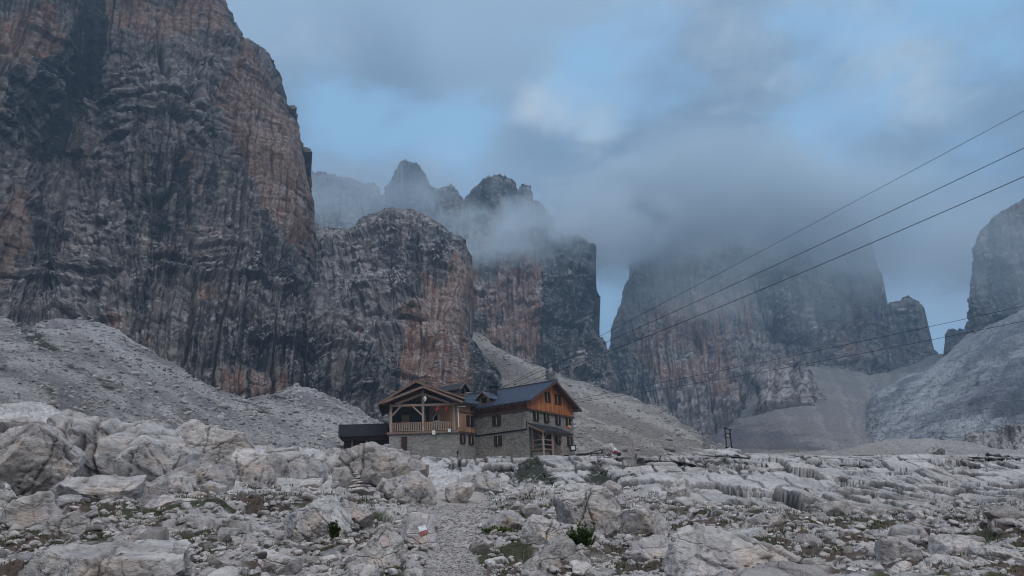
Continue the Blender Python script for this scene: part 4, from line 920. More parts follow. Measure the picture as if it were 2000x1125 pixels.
m = MB(); m.cyl(roofpt(-1, -vg, ov+.07, -.12), roofpt(-1, 7.6, ov+.07, -.12), .07, 8); hm(m, 'gutter', M_roofd, rf)
# chimney with a raised cap
pc = roofpt(-.45, 6.4); m = MB()
m.box(pc+Vector((-.4, -.35, -.6)), (.8, 0, 0), (0, .7, 0), (0, 0, 1.25)); ch = hm(m, 'chimney', M_dark, rf)
m = MB(); m.box(pc+Vector((-.55, -.5, 1.0)), (1.1, 0, 0), (0, 1.0, 0), (0, 0, .1))
for sx in (-.4, .32):
    for sy in (-.35, .27): m.box(pc+Vector((sx, sy, .64)), (.08, 0, 0), (0, .08, 0), (0, 0, .37))
hm(m, 'chimney_cap', M_iron, hut)
# dormers
def dormer(base, dirf, wid, hgt, dep, wallm, roofm, par=hut):
    """base: point on the sill, dirf: outward direction"""
    u = Vector((-dirf.y, dirf.x, 0)); b = Vector(base)
    m = MB(); m.poly([b-u*wid/2, b+u*wid/2, b+u*wid/2+Z*hgt*.5, b+Z*hgt*.93, b-u*wid/2+Z*hgt*.5], -dirf*dep); d = hm(m, 'dormer', wallm, par)
    m = MB()
    for s_ in (-1, 1):
        e = b+u*s_*(wid/2+.28)+Z*(hgt*.5-.14); r = b+Z*(hgt*.93+.1)
        m.poly([r+dirf*.45, e+dirf*.45, e-dirf*dep, r-dirf*dep], Vector((0, 0, -.1)))
    hm(m, 'dormer_roof', roofm, d)
    m = MB()
    for s_ in (-1, 1):
        e = b+u*s_*(wid/2+.28)+Z*(hgt*.5-.2); r = b+Z*(hgt*.93+.04); m.beam(r+dirf*.47, e+dirf*.47, .05, .14)
    hm(m, 'barge_board', M_beam, d)
    m = MB(); m.box(b-u*wid*.22+dirf*.01+Z*hgt*.12, u*wid*.44, Z*hgt*.42, -dirf*-.03); hm(m, 'dormer_window', M_glass, d)
dormer(roofpt(-1, 5.95, -.15, -.05), ln_, 1.5, 1.5, 1.9, M_beam, M_roofb)
# windows
def window(P0, u, r, kind='dark', door=False, par=hut):
    n = Vector((u.y, -u.x, 0)); s0, z1 = onwall(P0, u, r[0], (r[1]+.0)); s1, z0 = onwall(P0, u, r[2], r[3]); off = .14
    mid = (s0+s1)/2; _, z1 = onwall(P0, u, (r[0]+r[2])/2, r[1]); _, z0 = onwall(P0, u, (r[0]+r[2])/2, r[3]); W = s1-s0; H = z1-z0
    q = flat(P0, 0)+u*s0
    m = MB(); fw = .08
    for a, b_, c, d in ((0, 0, W, fw), (0, H-fw, W, fw), (0, fw, fw, H-2*fw), (W-fw, fw, fw, H-2*fw)):
        m.box(q+u*a+Z*(z0+b_)+n*off, u*c, Z*d, -n*.16)
    f = hm(m, 'door' if door else 'window', M_shut if not door else M_soff, par)
    m = MB(); m.box(q+u*fw+Z*(z0+fw)+n*(off-.05), u*(W-2*fw), Z*(H-2*fw), -n*.1); hm(m, 'door_leaf' if door else 'pane', M_glass if not door else M_dark, f)
    if not door:
        m = MB(); sw = W*.30
        m.box(q+Z*(z0+.02)+n*(off+.03), u*sw, Z*(H-.04), -n*.025); m.box(q+u*(W-sw)+Z*(z0+.02)+n*(off+.03), u*sw, Z*(H-.04), -n*.025); hm(m, 'shutter', M_shut, f)
        m = MB(); m.box(q+u*(W*.5-.045)+Z*(z0+.1)+n*(off-.02), u*.09, Z*(H-.2), -n*.02); hm(m, 'reflection_strip', M_curt, f)  # cream strip: yellowish curtain reflection at mid window, put into the colour
    return f
for r in [(1062.4,766.4,1073.6,786.4),(1081.6,771,1093.6,790.8),(1040.8,803,1051,821.6),(1062,807,1071,825.6),(1084,811,1093.6,830),(1104.6,816,1113.8,834),(1085,849.6,1094,868.8),(1107,852.8,1117,872)]:
    window(C_, g_u, r)
window(C_, g_u, (1062,845,1076,875), door=True)
for r in [(962.4,812,978.4,832),(966,851,980.4,871)]: window(L_, lu, r)
for r in [(910,812,923.4,833),(898,848,907.4,866.6),(914.6,850.4,923.4,869)]: window(B_, g_u, r)
# string course on the long side
s1, z1 = onwall(L_, lu, 929, 851.5); s2, z2 = onwall(L_, lu, 1029.5, 838.5); s3, z3 = onwall(L_, lu, 1031, 822)
m = MB(); zc = (z1+z2)/2; m.beam(flat(L_+lu*s1+ln_*.05, zc), flat(L_+lu*s2+ln_*.05, zc), .1, .13); m.beam(flat(L_+lu*s2+ln_*.05, zc), flat(L_+lu*s2+ln_*.05, z3), .1, .1); hm(m, 'downpipe', M_iron)
# quoins of larger pale blocks on the near corner
m = MB(); z = zb
k = 0
while z < zs-.5:
    h_ = .26+.1*random.random(); w_ = .35+.3*(k % 2)+.1*random.random(); m.box(flat(C_, z)-dL*.035+g_u*-.035, g_u*w_, Z*h_, dL*.9-dL*w_*.5); z += h_+.03; k += 1
hm(m, 'corner_stone', M_stone2)
# ---- porch on the gable
zd = at(1060, 876, 84.5).z; pr = 1.75
zp1 = onwall(C_, g_u, 1040, 823)[1]; 
def outer(px, out=pr):
    r_ = rays(px, 850); P = C_+gn*out; k_ = (r_[0]*P.y-P.x)/(g_u.x-r_[0]*g_u.y); return P+g_u*k_
O1 = C_+gn*.25+g_u*.3; O2 = outer(1060.5); O3 = outer(1078.5); O4 = outer(1096.5)
z2_ = at(1069, 840, O2.y).z; zr1 = at(1036, 825.5, C_.y).z
pe = outer(1113)
m = MB(); n_in = gn*.12
ws = flat(C_+g_u*-.15, zr1); wsR = flat(C_+g_u*((pe-O2).length+.9), zr1); os_ = flat(O2-g_u*.55+gn*.5, z2_); oe = flat(pe+gn*.5, z2_)
wall_end = flat(C_+g_u*((pe-C_).dot(g_u)), zr1)
m.poly([ws+gn*.02, os_, oe, wall_end+gn*.02], Vector((0, 0, -.12))); po = hm(m, 'porch_roof', M_roofd)
m = MB(); m.beam(ws-Z*.25+gn*.05, os_-Z*.25, .12, .22); m.beam(flat(O2, z2_-.22), flat(pe, z2_-.22), .16, .18)
hm(m, 'porch_beam', M_beam, po)
m = MB()
for k in range(12):
    a = ws.lerp(wall_end, (k+.5)/12); b = os_.lerp(oe, (k+.5)/12); m.beam(a-Z*.19+gn*.1, b-Z*.19, .07, .12)
hm(m, 'porch_rafter', M_beam, po)
for i, (P, zt_) in enumerate(((O1, zr1-.35), (O2, z2_-.2), (O3, z2_-.2), (O4, z2_-.2))):
    m = MB(); m.beam(flat(P, zb+.2), flat(P, zt_), .22, .22); hm(m, 'porch_post', M_pale if i else M_beam)
m = MB(); m.beam(flat(O2, z2_-1.0), flat(O2.lerp(O3, .42), z2_-.3), .11, .11); m.beam(flat(O4, z2_-1.0), flat(O4.lerp(O3, .42), z2_-.3), .11, .11); m.beam(flat(O2, z2_-1.0), flat(O2.lerp(O1, .42), z2_-.3), .11, .11)
hm(m, 'porch_brace', M_beam)
m = MB(); m.poly([flat(C_+gn*.16, zd), flat(O2, zd), flat(O3, zd), flat(C_+g_u*((O3-C_).dot(g_u))+gn*.16, zd)], Vector((0, 0, -.14))); hm(m, 'porch_deck', M_beam)
m = MB(); m.poly([flat(C_+gn*.16+g_u*.2, zb), flat(O2-gn*.3+g_u*.2, zb), flat(O3-gn*.3, zb), flat(C_+g_u*((O3-C_).dot(g_u))+gn*.16, zb)], Z*(zd-zb-.15)); hm(m, 'porch_plinth', M_stone)
m = MB()
for h_ in (.42, .95):
    m.beam(flat(O1, zd+h_), flat(O2, zd+h_), .06, .13); m.beam(flat(O2, zd+h_), flat(O3, zd+h_), .06, .13)
m.beam(flat(O3, zd+.9), flat(O4, zb+1.15), .06, .13); m.beam(flat(O3, zd+.42), flat(O4, zb+.65), .06, .1); hm(m, 'porch_railing', M_beam)
m = MB()
for k in range(7):
    t_ = (k+.5)/7; p = O3.lerp(O4, t_); zz = zd+(zb+.25-zd)*t_; m.box(flat(p-g_u*.16-gn*.9, zz), g_u*.34, gn*.85, (0, 0, .06))
m.beam(flat(O3, zd-.1), flat(O4, zb+.2), .07, .22); hm(m, 'porch_steps', M_beam)
# ---- link between the wings
zl = at(916, 788, (B_.y+L_.y)/2).z
m = MB(); m.poly([flat(B_, zb), flat(L_, zb), flat(L_+dL*7, zb), flat(B_+dL*7, zb)][::-1], Z*(zf-zb-.05)); hm(m, 'stone_wall', M_stone2)
m = MB(); m.poly([flat(B_-dL*.05+g_u*.02, zf-.1), flat(L_-dL*.05-g_u*.1, zf-.1), flat(L_-dL*.05-g_u*.1, zl), flat(B_-dL*.05+g_u*.02, zl)], dL*6.5); hm(m, 'timber_wall', M_wk)
m = MB(); m.beam(flat(B_-dL*.1, zf-.1), flat(L_-dL*.1-g_u*.1, zf-.1), .1, .16); s_, z_ = onwall(B_, g_u, 910, 808); hm(m, 'trim_board', M_soff); m = MB(); m.beam(flat(B_-dL*.1, z_+.1), flat(L_-dL*.1-g_u*.1, z_+.1), .06, .12); hm(m, 'trim_board', M_soff)
zt2 = at(917, 771, B_.y+6).z
e0 = flat(B_+gn*.75-g_u*1.2, zl-.05); e1 = flat(L_+gn*.75-g_u*.2, zl-.05); t0 = flat(B_-gn*4.6-g_u*1.2, zt2); t1 = flat(L_-gn*4.6-g_u*.2, zt2)
m = MB(); m.poly([e0, e1, t1, t0], Vector((0, 0, -.14))); lr = hm(m, 'link_roof', M_roofd)
m = MB()
for k in range(6): q = e0.lerp(e1, (k+.8)/6.2); m.cyl(q-Z*.2-gn*.05, q-Z*.1-gn*1.2, .08, 8)
hm(m, 'rafter_tail', M_beam, lr)
dp = at(903, 772, B_.y+3.0); dormer(dp, gn, 1.5, 1.45, 3.4, M_beam, M_roofd)
# ---- left wing with its open loggia
dep = 9.5; ld = 2.6
m = MB(); m.poly([flat(A_, zb-.6), flat(B_, zb-.6), flat(B_+fb*dep, zb-.6), flat(A_+fb*dep, zb-.6)][::-1], Z*(zf-.12-zb+.6)); hm(m, 'stone_wall', M_stone2)
m = MB(); m.box(flat(A_-fu*.25+fn*.2, zf-.22), fu*((B_-A_).length+.45), Z*.24, fb*3.0); bal = hm(m, 'loggia_floor', M_beam)
window(A_, fu, (784,853,795.5,888), door=True)
apF = at(826, 751.5, A_.y-.7); apM = at(811, 742.5, A_.y+1.3)
Wd = (B_-A_).length
mid = A_+fu*((flat(apF, 0)-flat(A_, 0)).dot(fu))
eL = at(747, 785, A_.y-.7).z; eR = at(904, 783, B_.y-.7).z
def bk(P, d, z): return flat(P+fb*d, z)
zA_ = at(760, 786, A_.y).z; zB_ = at(890, 779, B_.y).z
# back wall of loggia, timber side wall
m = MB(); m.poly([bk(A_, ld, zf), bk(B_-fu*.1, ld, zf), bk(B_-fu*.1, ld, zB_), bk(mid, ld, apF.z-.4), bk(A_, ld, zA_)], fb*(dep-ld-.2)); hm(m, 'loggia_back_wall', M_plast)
m = MB(); m.poly([bk(A_, 1.2, zf), bk(A_, dep, zf), bk(A_, dep, zA_), bk(A_, 1.2, zA_)], fu*.12); m.poly([bk(B_-fu*.14, .5, zf), bk(B_-fu*.14, ld, zf), bk(B_-fu*.14, ld, zB_), bk(B_-fu*.14, .5, zB_)], fu*.12); hm(m, 'timber_wall', M_wf)
# frame of the loggia
m = MB(); pw = .26
PO = [at(763.5, 820, A_.y+.12), at(826.5, 820, A_.y+.5), at(887.5, 820, B_.y+.02)]
PO = [flat(A_+fu*((flat(p, 0)-flat(A_, 0)).dot(fu))+fb*.14, 0) for p in PO]
for p in (PO[0], PO[2]):
    mm = MB(); mm.beam(flat(p, zf), flat(p, zt-.1), pw, pw); hm(mm, 'post', M_pale)
mm = MB(); mm.beam(flat(PO[1], zf), flat(PO[1], apF.z-.42), pw, pw); hm(mm, 'post', M_pale)
m = MB(); m.beam(flat(PO[0]-fu*.15-fb*.003, zt), flat(PO[2]+fu*.15-fb*.003, zt), .22, .24); hm(m, 'tie_beam', M_pale)
m = MB(); m.beam(flat(PO[0]+fu*.5, zt+.14), flat(PO[1]-fu*.13, at(822, 768, A_.y).z), .2, .26); m.beam(flat(PO[2]-fu*.45, zt+.14), flat(PO[1]+fu*.13, at(830, 768, A_.y).z), .2, .26); hm(m, 'truss_rafter', M_pale)
m = MB(); s_, z_ = onwall(A_, fu, 768, 812); m.beam(flat(PO[0]+fu*.1, z_), flat(PO[0]+fu*1.05, zt-.12), .14, .16); m.beam(flat(PO[1]-fu*.1, z_), flat(PO[1]-fu*1.15, zt-.12), .14, .16); hm(m, 'brace', M_pale)
# railing with balusters
m = MB(); rz = at(800, 824.5, A_.y).z
m.beam(flat(PO[0], rz), flat(PO[2], rz), .1, .08); m.beam(flat(PO[0], zf+.16), flat(PO[2], zf+.16), .08, .08); rl = hm(m, 'railing', M_beam, bal)
m = MB(); nb = 36
for k in range(nb):
    p = PO[0].lerp(PO[2], (k+.7)/nb)
    m.box(flat(p-fu*.05+fn*.02, zf+.12), fu*.10, Z*(rz-zf-.12), -fb*.03)
hm(m, 'baluster', M_pale, bal)
# two nested gable roofs
def gable_roof(ap, mid_, zl_, zr_, xl, xr, y0, y1, mat, name, seams=True):
    rp = flat(mid_+fb*y0, ap.z); rq = flat(mid_+fb*y1, ap.z); lp = flat(mid_-fu*xl+fb*y0, zl_); lq = flat(mid_-fu*xl+fb*y1, zl_); rp2 = flat(mid_+fu*xr+fb*y0, zr_); rq2 = flat(mid_+fu*xr+fb*y1, zr_)
    m = MB(); m.poly([rp, lp, lq, rq], Vector((0, 0, -.16))); m.poly([rp, rp2, rq2, rq], Vector((0, 0, -.16))); r = hm(m, name, mat)
    m = MB(); 
    for a, b in ((rp, lp), (rp, rp2)): m.beam(a-Z*.17+fn*.04, b-Z*.17+fn*.04, .08, .24)
    hm(m, 'barge_board', M_beam, r)
    m = MB()
    for a, a2, b, b2 in ((rp, rq, lp, lq), (rp, rq, rp2, rq2)): m.poly([a-Z*.165+fb*.1, b-Z*.165+fb*.1, b2-Z*.165, a2-Z*.165], Vector((0, 0, -.05)))
    m.beam(rp-Z*.36+fb*.05, rq-Z*.36, .2, .26); hm(m, 'soffit', M_soff, r)
    return r
xl = (flat(mid, 0)-flat(at(746, 785, A_.y-.7), 0)).dot(fu); xr = (flat(at(904, 783, B_.y-.7), 0)-flat(mid, 0)).dot(fu)
gable_roof(apF, mid, eL, eR, xl, xr, -.9, 1.6, M_roofd, 'porch_gable_roof')
midM = mid+fu*((flat(apM, 0)-flat(mid, 0)).dot(fu)); eM = at(739, 788, A_.y+1.3).z
xlM = (flat(midM, 0)-flat(at(739, 788, A_.y+1.3), 0)).dot(fu)
gable_roof(apM, midM, eM, at(905, 774, A_.y+1.3).z, xlM, xr+.35+(mid-midM).dot(fu), .9, dep+.5, M_roofd, 'main_roof')
m = MB(); m.poly([bk(midM-fu*(xlM-.9), 1.5, eM+.2), bk(midM+fu*3, 1.5, eM+.2), bk(midM, 1.5, apM.z-.5)], fb*.1); hm(m, 'timber_gable', M_wf)
# ---- low annex on the left with a deep dark fascia
a0 = at(661, 840, 87.0); a1 = at(757, 838, 87.6); au = Vector((a1.x-a0.x, a1.y-a0.y, 0)).normalized(); an = Vector((au.y, -au.x, 0)); aw = (flat(a1, 0)-flat(a0, 0)).length
zt_, zbm = at(700, 828.5, 87.3).z, at(700, 852, 87.3).z
annex = empty('flat_roofed_annex', flat((a0+a1)/2, zb-.8), 'low flat roofed annex with deep black fascia and glazed front, left of the hut', 'annex')
M_fas = simple('black_fascia', (.030, .030, .034), .65, 0, 3, .15)
m = MB(); m.box(flat(a0, zbm), au*aw, Z*(zt_-zbm), -an*5.0); m.build('fascia', M_fas, annex)
m = MB(); m.box(flat(a0+au*.5-an*1.2, zb-.8), au*(aw-.55), Z*(zbm-zb+.78), -an*3.6); m.build('wall', M_dark, annex)
m = MB(); m.box(flat(a0+au*.3-an*.8, zbm-.42), au*(aw-.35), Z*.4, -an*.2); m.build('header_beam', M_soff, annex)
for px in (688, 716, 731):
    q = at(px, 865, 88.0); m = MB(); m.beam(flat(q, zb-.8), flat(q, zbm-.4), .17 if px < 731 else .08, .17); m.build('post', M_beam if px < 731 else M_soff, annex)
q0 = at(719, 868, 87.85); q1 = at(730.5, 885, 87.85)
M_lit = simple('lit_window_white', (.72, .74, .74), .6); m = MB(); m.box(flat(q0, q1.z), Vector((q1.x-q0.x, 0, 0)), Z*(q0.z-q1.z), (0, .05, 0)); m.build('lit_window_white', M_lit, annex)  # lit window painted as plain white, gives off no light
m = MB()
for py in (869.5, 878): a = at(702, py+.4, 87.7); b = at(738, py-.6, 87.7); m.beam(a, b, .05, .06)
m.build('rail', M_beam, annex)

# ================================================================== THINGS AROUND THE HUT
def solid(name, mb, mat, label, cat, org, group=None, smooth=False): return tag(mb.build(name, mat, None, smooth, org), label, cat, group)
M_white = simple('white_enamel', (.72, .75, .76), .5); M_yel = simple('yellow_paint', (.65, .45, .05), .6); M_org = simple('orange_cloth', (.42, .06, .03), .8, 0, 9, .2)
M_red = simple('red_cloth', (.20, .03, .028), .8, 0, 9, .2); M_navy = simple('dark_blue_cloth', (.02, .025, .05), .8)
for px, w_, lab in ((854.5, 1.0, 'orange waterproof jacket hanging under the loggia beam, nearer the centre post'), (871, .9, 'orange waterproof jacket hanging under the loggia beam, nearer the right post')):
    p = at(px, 791.5, A_.y+.75); t = empty('hanging_jacket', p, lab, 'jacket', 'jackets hung up to dry')
    m = MB(); m.poly([p+Vector(q) for q in ((-.07, 0, 0), (-.12, 0, -.28), (-.2, 0, -.5), (-.05, 0, -.62), (.12, 0, -.5), (.09, 0, -.2), (.06, 0, 0))], (0, .14, 0)); m.build('body', M_org, t)
    m = MB(); m.poly([p+Vector(q) for q in ((.07, -.02, -.03), (.14, -.02, -.42), (.22, -.02, -.45), (.10, -.02, -.02))], (0, .1, 0)); m.build('sleeve', M_org, t)
    m = MB(); m.cyl(p+Z*.1, p, .015, 6); m.build('hook', M_iron, t)
def signp(px, py, Y, s, dot):
    p = at(px, py, Y); t = empty('notice_sign', p, {847: 'larger white notice with yellow mark on the loggia floor beam', 877: 'smaller white notice with yellow mark at the right end of the loggia floor beam'}[int(px)], 'sign', 'notices on the loggia beam')
    m = MB(); m.box(p-fu*s/2-Z*s*.62, fu*s, Z*s*1.2, fb*.04); m.build('board', M_white, t)
    m = MB(); m.poly([p+fn*.004+fu*a*s+Z*b*s for a, b in ((-.18, -.05), (.18, -.05), (0, .3))], fn*.01); m.build('mark', M_yel, t)
signp(847, 844.5, A_.y-.05, .36, 1); signp(877.5, 840.5, B_.y-.55, .3, 1)
p = at(830, 779, A_.y-.1); t = empty('hanging_lantern', p, 'white diamond shaped lantern hanging in the loggia gable beside the king post', 'lantern')
m = MB(); m.cyl(p+Z*.05, p+Z*.85, .012, 6); m.build('cord', M_iron, t)
m = MB(); m.cyl(p+Z*.05, p-Z*.32, .20, 4, .03); m.cyl(p+Z*.32, p+Z*.05, .05, 4, .20); m.build('shade', M_white, t)
# panel, crates, pipe and tools in the loggia
p = at(792, 821, A_.y+ld-.15); m = MB(); m.box(p-fu*.45-Z*.9, fu*.9, Z*1.5, fb*.06); m.beam(p-fu*.48+Z*.6, p+fu*.48+Z*.6, .08, .08); solid('notice_board', m, simple('plywood', (.24, .16, .10), .8, 0, 3, .2), 'brown plywood board standing at the back of the loggia', 'board', p)
p = at(854, 829, A_.y+1.2); m = MB(); m.ball(p, .75, .4, .45); solid('canvas_bundle', m, simple('grey_canvas', (.20, .22, .23), .85, 0, 6, .3), 'grey canvas bundle heaped behind the loggia railing', 'bundle', p, smooth=True)
p = at(846, 830, A_.y+.9); q = at(852, 808, A_.y+.9); m = MB(); m.cyl(p, at(846, 816, A_.y+.9), .04, 8); m.cyl(at(846, 816, A_.y+.9), q, .04, 8); m.cyl(q, at(851, 797, A_.y+.9), .04, 8); solid('bent_metal_pipe', m, simple('galvanised_pipe', (.25, .29, .33), .4, .6), 'bent galvanised metal pipe rising behind the loggia railing', 'pipe', p)
for i, (px, top, lab) in enumerate(((832, 810, 'wooden pole leaning in the loggia just right of the centre post'), (857, 810, 'left pole of the close pair standing behind the canvas bundle'), (859.6, 810.5, 'right pole of the close pair standing behind the canvas bundle'))):
    m = MB(); a = at(px, 838, A_.y+1.0); m.cyl(a, at(px-.6, top, A_.y+1.0), .035, 8, .028); solid('wooden_pole', m, M_beam, lab, 'pole', a, 'poles in the loggia')
p = at(839, 826, A_.y+1.4); m = MB()
for k in range(4): m.box(p+fu*-.5+Z*(-.75+k*.21), fu*1.0, Z*.17, fb*.6)
solid('wooden_crate', m, simple('orange_crate', (.24, .09, .04), .8, 0, 5, .3), 'reddish slatted wooden crate behind the loggia railing', 'crate', p)
p = at(862, 822, A_.y+ld-.1); m = MB(); m.box(p-fu*.85-Z*1.1, fu*1.6, Z*2.1, fb*.06); solid('black_back_sheet', m, M_iron, 'flat black sheet at the back of the loggia', 'cloth', p)  # plain black sheet just in front of the back wall
# poles and skis on the right corner of the loggia
for px, y0, y1, mt, lab in ((895.5, 801, 834, M_white, 'pale ski leaning on the outer corner of the loggia'), (884.4, 808, 836, M_beam, 'wooden ski leaning inside the right post of the loggia')):
    a = at(px+.6, y1, B_.y-.25); b = at(px-.8, y0, B_.y-.25); m = MB(); m.beam(a, b, .09, .04); m.beam(b, b+(b-a).normalized()*.25+fn*.08, .09, .03); solid('ski', m, mt, lab, 'ski', a, 'skis on the loggia')
a = at(893, 793.5, B_.y-.2); b = at(909, 793.8, B_.y-.9); m = MB(); m.cyl(a, b, .03, 8); solid('wall_rod', m, M_white, 'thin white rod sticking out from the timber wall near the loggia corner', 'rod', a)
# small post lamp in front of the wall
p = at(894, 893, 84.5); t = empty('path_lamp', p-Z*.3, 'short black path lamp standing before the stone wall between the wings', 'lamp')
m = MB(); m.cyl(p-Z*.3, p+Z*.35, .035, 8); m.build('pole', M_iron, t); m = MB(); m.cyl(p+Z*.35, p+Z*.68, .10, 8, .08); m.build('lamp_head', M_iron, t)
# marker ball on the porch roof, notice at the right corner
p = at(1110.3, 834.5, O4.y+1.0); t = empty('marker_ball', p, 'round orange and pale blue ball at the right end of the porch roof', 'ball')
m = MB(); m.ball(p-g_u*.08+gn*.05, .19); m.build('orange_half', simple('orange_plastic', (.85, .13, .02), .4), t, True); m = MB(); m.ball(p+g_u*.1+gn*.03+Vector((.1, 0, .02)), .16); m.build('blue_half', simple('pale_blue_plastic', (.30, .48, .62), .4), t, True)
p = at(1119.5, 875, R_.y-1.2); t = empty('framed_notice', p, 'white notice in a dark frame at the right corner of the stone gable', 'sign')
m = MB(); m.box(p+Vector((-.32, 0, -.34)), (.64, 0, 0), (0, 0, .68), (0, .06, 0)); m.build('frame', M_iron, t); m = MB(); m.box(p+Vector((-.22, -.01, -.2)), (.44, 0, 0), (0, 0, .44), (0, .03, 0)); m.build('board', M_white, t)
# boards and benches stacked right of the hut
def bench(px, py, Y, Ln, ang, lab, rise=.0):
    p = at(px, py, Y); t = empty('timber_bench', p-Z*.45, lab, 'bench', 'dark benches right of the hut'); u = Vector((math.cos(ang), math.sin(ang), rise)).normalized(); v = Vector((-u.y, u.x, 0))
    m = MB()
    for k in (-1, 0, 1): m.beam(p-u*Ln/2+v*k*.24, p+u*Ln/2+v*k*.24, .2, .06)
    m.build('seat', M_dark, t)
    for s_ in (-1, 1):
        m = MB(); m.beam(p+u*s_*Ln*.36-v*.28-Z*.45, p+u*s_*Ln*.36-Z*.02-v*.1, .07, .09); m.beam(p+u*s_*Ln*.36+v*.28-Z*.45, p+u*s_*Ln*.36-Z*.02+v*.1, .07, .09); m.beam(p+u*s_*Ln*.36-v*.3-Z*.1, p+u*s_*Ln*.36+v*.3-Z*.1, .06, .08); m.build('leg', M_dark, t)
bench(1126, 889, 82, 2.6, .1, 'low dark bench nearest the stone gable, right of the steps')
bench(1150, 886, 83, 2.6, -.05, 'long dark bench in the middle of the pile right of the hut')
bench(1165, 881, 84.5, 1.7, .1, 'short dark bench tilted up at the right end of the pile', .22)
p = at(1202, 884, 81.5); t = empty('backpack', p, 'red backpack with a pale helmet strapped on top, beside the pale rock', 'backpack')
m = MB(); m.ball(p, .27, .2, .2); m.build('bag', M_red, t, True); m = MB(); m.ball(p+Vector((0, 0, .28)), .17, .16, .15); m.build('helmet', M_white, t, True)
m = MB(); m.box(p+Vector((-.15, -.22, -.12)), (.3, 0, 0), (0, 0, .2), (0, .06, 0)); m.build('pocket', M_red, t)
p = at(1209, 887, 81.3); t = empty('backpack', p, 'dark blue backpack lying right of the red one', 'backpack')
m = MB(); m.ball(p, .26, .2, .2); m.build('bag', M_navy, t, True); m = MB(); m.box(p+Vector((-.12, -.22, -.1)), (.24, 0, 0), (0, 0, .16), (0, .05, 0)); m.build('pocket', M_navy, t)
p = at(1237, 876, 92); m = MB(); m.cyl(p-Z*.6, at(1235.5, 859, 92), .09, 8, .07); m.cyl(at(1235.5, 859, 92), at(1235.4, 857.5, 92), .07, 8, .03); solid('wooden_post', m, M_pale, 'bare pale wooden post on the scree right of the hut', 'post', p)
# material winch gantry on the edge of the bench
wy = 93.0; g = empty('ropeway_gantry', at(1422, 878, wy), 'small dark iron gantry of the ropeway standing on the bench edge', 'gantry')
M_rust = simple('dark_rusty_iron', (.022, .020, .022), .6, .5, 5, .3)
for (x0, y0, x1, y1) in ((1419.5, 874.5, 1415.6, 836.5), (1429, 874.5, 1425.5, 839)):
    m = MB(); m.beam(at(x0, y0+2, wy), at(x1, y1, wy), .11, .11); m.build('leg', M_rust, g)
m = MB(); m.beam(at(1413, 835.3, wy), at(1428.5, 840.3, wy), .13, .12); m.build('crossbar', M_rust, g)
m = MB(); pts = [at(1421+5.2*math.cos(a), 852-5.5*math.sin(a), wy) for a in [math.pi*k/8 for k in range(9)]]
for a, b in zip(pts, pts[1:]): m.beam(a, b, .16, .13)
m.beam(at(1417, 855, wy), at(1426, 854, wy), .08, .08); m.build('wheel_guard', M_rust, g)
m = MB(); m.cyl(at(1421.5, 850, wy-.15), at(1421.5, 850, wy+.15), .18, 12); m.beam(at(1421.8, 850, wy-.2), at(1422.3, 854.5, wy-.2), .12, .1); m.build('pulley', simple('worn_steel', (.35, .36, .35), .4, .4), g)
m = MB(); m.beam(at(1417, 874.3, wy), at(1431, 874.3, wy), .3, .12); m.build('base_rail', M_rust, g)
# ropeway cables
def cable(a, b, ra, rb, sag, lab, n=48):
    a, b = Vector(a), Vector(b); cu = bpy.data.meshes.new('ropeway_cable'); v = []; f = []; k8 = 6
    d = (b-a); x = d.cross(Z).normalized(); y = x.cross(d).normalized()
    for i in range(n+1):
        t_ = i/n; p = a.lerp(b, t_)-Z*sag*4*t_*(1-t_)-a; r = ra+(rb-ra)*t_
        for k in range(k8): an_ = 2*math.pi*k/k8; v.append(tuple(p+x*math.cos(an_)*r+y*math.sin(an_)*r))
    for i in range(n):
        for k in range(k8): j = (k+1) % k8; f.append([i*k8+k, i*k8+j, (i+1)*k8+j, (i+1)*k8+k])
    cu.from_pydata(v, [], f); cu.materials.append(M_iron); o = link('ropeway_cable', cu, None, a); tag(o, lab, 'cable', 'ropeway cables')
def P2(px, py, Y): return at(px, py, Y)
cable(P2(970, 762, 99), P2(2120, 152, 60), .020, .020, .15, 'thinnest and topmost ropeway cable, rising from the hut roof to the upper right')
cable(P2(965, 764, 99), P2(2120, 232, 46), .024, .024, .35, 'middle of the three steep ropeway cables rising from the hut roof')
cable(P2(965, 770, 98), P2(2120, 292, 42), .024, .024, .55, 'lowest of the three steep ropeway cables rising from the hut roof')
cable(P2(1085, 787, 96), P2(2120, 571, 62), .019, .019, .25, 'upper of the two shallow cables running right from the hut gable')
cable(P2(1090, 791, 96), P2(2120, 602, 60), .019, .019, .45, 'lower of the two shallow cables running right from the hut gable')
# ================================================================== AIR
def volume_box(name, lo, hi, dens, col):
    x0, y0, z0 = lo; x1, y1, z1 = hi; v = [(x, y, z) for x in (x0, x1) for y in (y0, y1) for z in (z0, z1)]
    f = [[0, 1, 3, 2], [4, 6, 7, 5], [0, 4, 5, 1], [2, 3, 7, 6], [0, 2, 6, 4], [1, 5, 7, 3]]
    m = bpy.data.materials.new(name); m.use_nodes = True; t = m.node_tree; t.nodes.clear(); o = t.nodes.new('ShaderNodeOutputMaterial'); p = t.nodes.new('ShaderNodeVolumePrincipled')
    p.inputs['Color'].default_value = (*col, 1); p.inputs['Density'].default_value = dens; p.inputs['Anisotropy'].default_value = .2; t.links.new(p.outputs[0], o.inputs['Volume'])
    tag(link(name, mesh_np(name, v, f, None, False, m)), {'haze': 'thin blue mountain haze filling the whole valley'}[name], 'haze', None, 'stuff')
volume_box('haze', (-2600, -60, -8), (2600, 2400, 900), .00031, (.52, .76, 1.0))
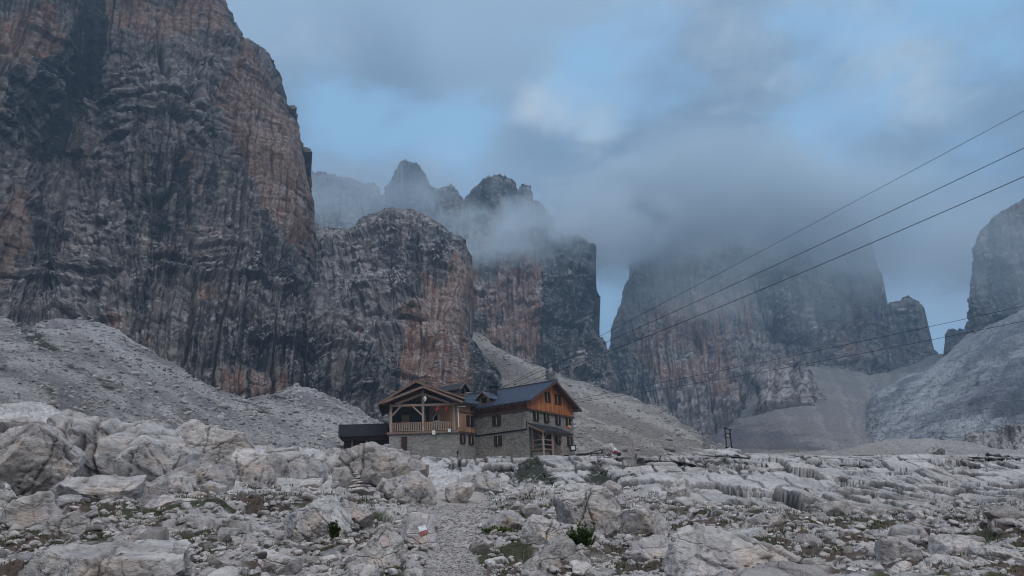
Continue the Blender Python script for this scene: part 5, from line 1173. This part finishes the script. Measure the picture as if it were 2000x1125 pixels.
def fog(px, py, Y, rx, ry, rz, dens, nscale, thr, seed, label, col=(.82, .93, 1.0), soft=1.0):
    v, f = ICO[4]; p = at(px, py, Y)
    m = bpy.data.materials.new('fog'); m.use_nodes = True; t = m.node_tree; t.nodes.clear(); o = t.nodes.new('ShaderNodeOutputMaterial'); q = t.nodes.new('ShaderNodeVolumePrincipled'); t.links.new(q.outputs[0], o.inputs['Volume'])
    q.inputs['Color'].default_value = (*col, 1); q.inputs['Anisotropy'].default_value = .1
    tc = t.nodes.new('ShaderNodeTexCoord'); ln = t.nodes.new('ShaderNodeVectorMath'); ln.operation = 'LENGTH'; t.links.new(tc.outputs['Object'], ln.inputs[0])
    mp = t.nodes.new('ShaderNodeMapping'); t.links.new(tc.outputs['Object'], mp.inputs[0]); mp.inputs['Location'].default_value = (seed, seed*.7, 0); mp.inputs['Scale'].default_value = (rx/rz*.7, ry/rz*.7, 1)
    n = noise_(t, mp.outputs[0], nscale, 6, .62, .6)
    e = math_(t, 'SUBTRACT', 1.0, ln.outputs['Value'])
    d = math_(t, 'ADD', math_(t, 'MULTIPLY', e, 1.6), math_(t, 'MULTIPLY', math_(t, 'SUBTRACT', n, .5), 4.2))
    d = math_(t, 'MULTIPLY', mapr(t, d, thr, thr+soft), mapr(t, e, 0, .25))
    t.links.new(math_(t, 'MULTIPLY', d, dens), q.inputs['Density'])
    o_ = link('fog_bank', mesh_np('fog_bank', v, f, None, False, m), None, p); o_.scale = (rx, ry, rz); tag(o_, label, 'fog', None, 'stuff')
fog(1000, 475, 640, 115, 55, 46, .030, 1.6, .25, 3, 'mist bank drifting across the foot of the misty spires')
fog(1110, 440, 720, 130, 90, 62, .022, 1.5, .2, 5, 'mist filling the sky right of the spires')
fog(700, 385, 700, 150, 60, 60, .014, 1.8, .2, 8, 'thin veil of mist over the furthest spires')
fog(1440, 410, 900, 285, 190, 112, .016, 1.4, .15, 12, 'thick cloud cap swallowing the summit of the right massif')
fog(1720, 450, 880, 240, 120, 105, .0085, 1.7, .1, 19, 'thin blue veil drifting in front of the right massif and its tower')
fog(1450, 540, 760, 240, 70, 80, .0042, 1.6, .1, 23, 'thin mist sinking down the face of the right massif')
fog(1960, 470, 620, 110, 60, 80, .005, 1.6, .1, 27, 'thin mist in front of the buttress at the right edge')
fog(1250, 430, 860, 130, 110, 85, .016, 1.6, .15, 15, 'cloud hanging over the gap between spires and massif')
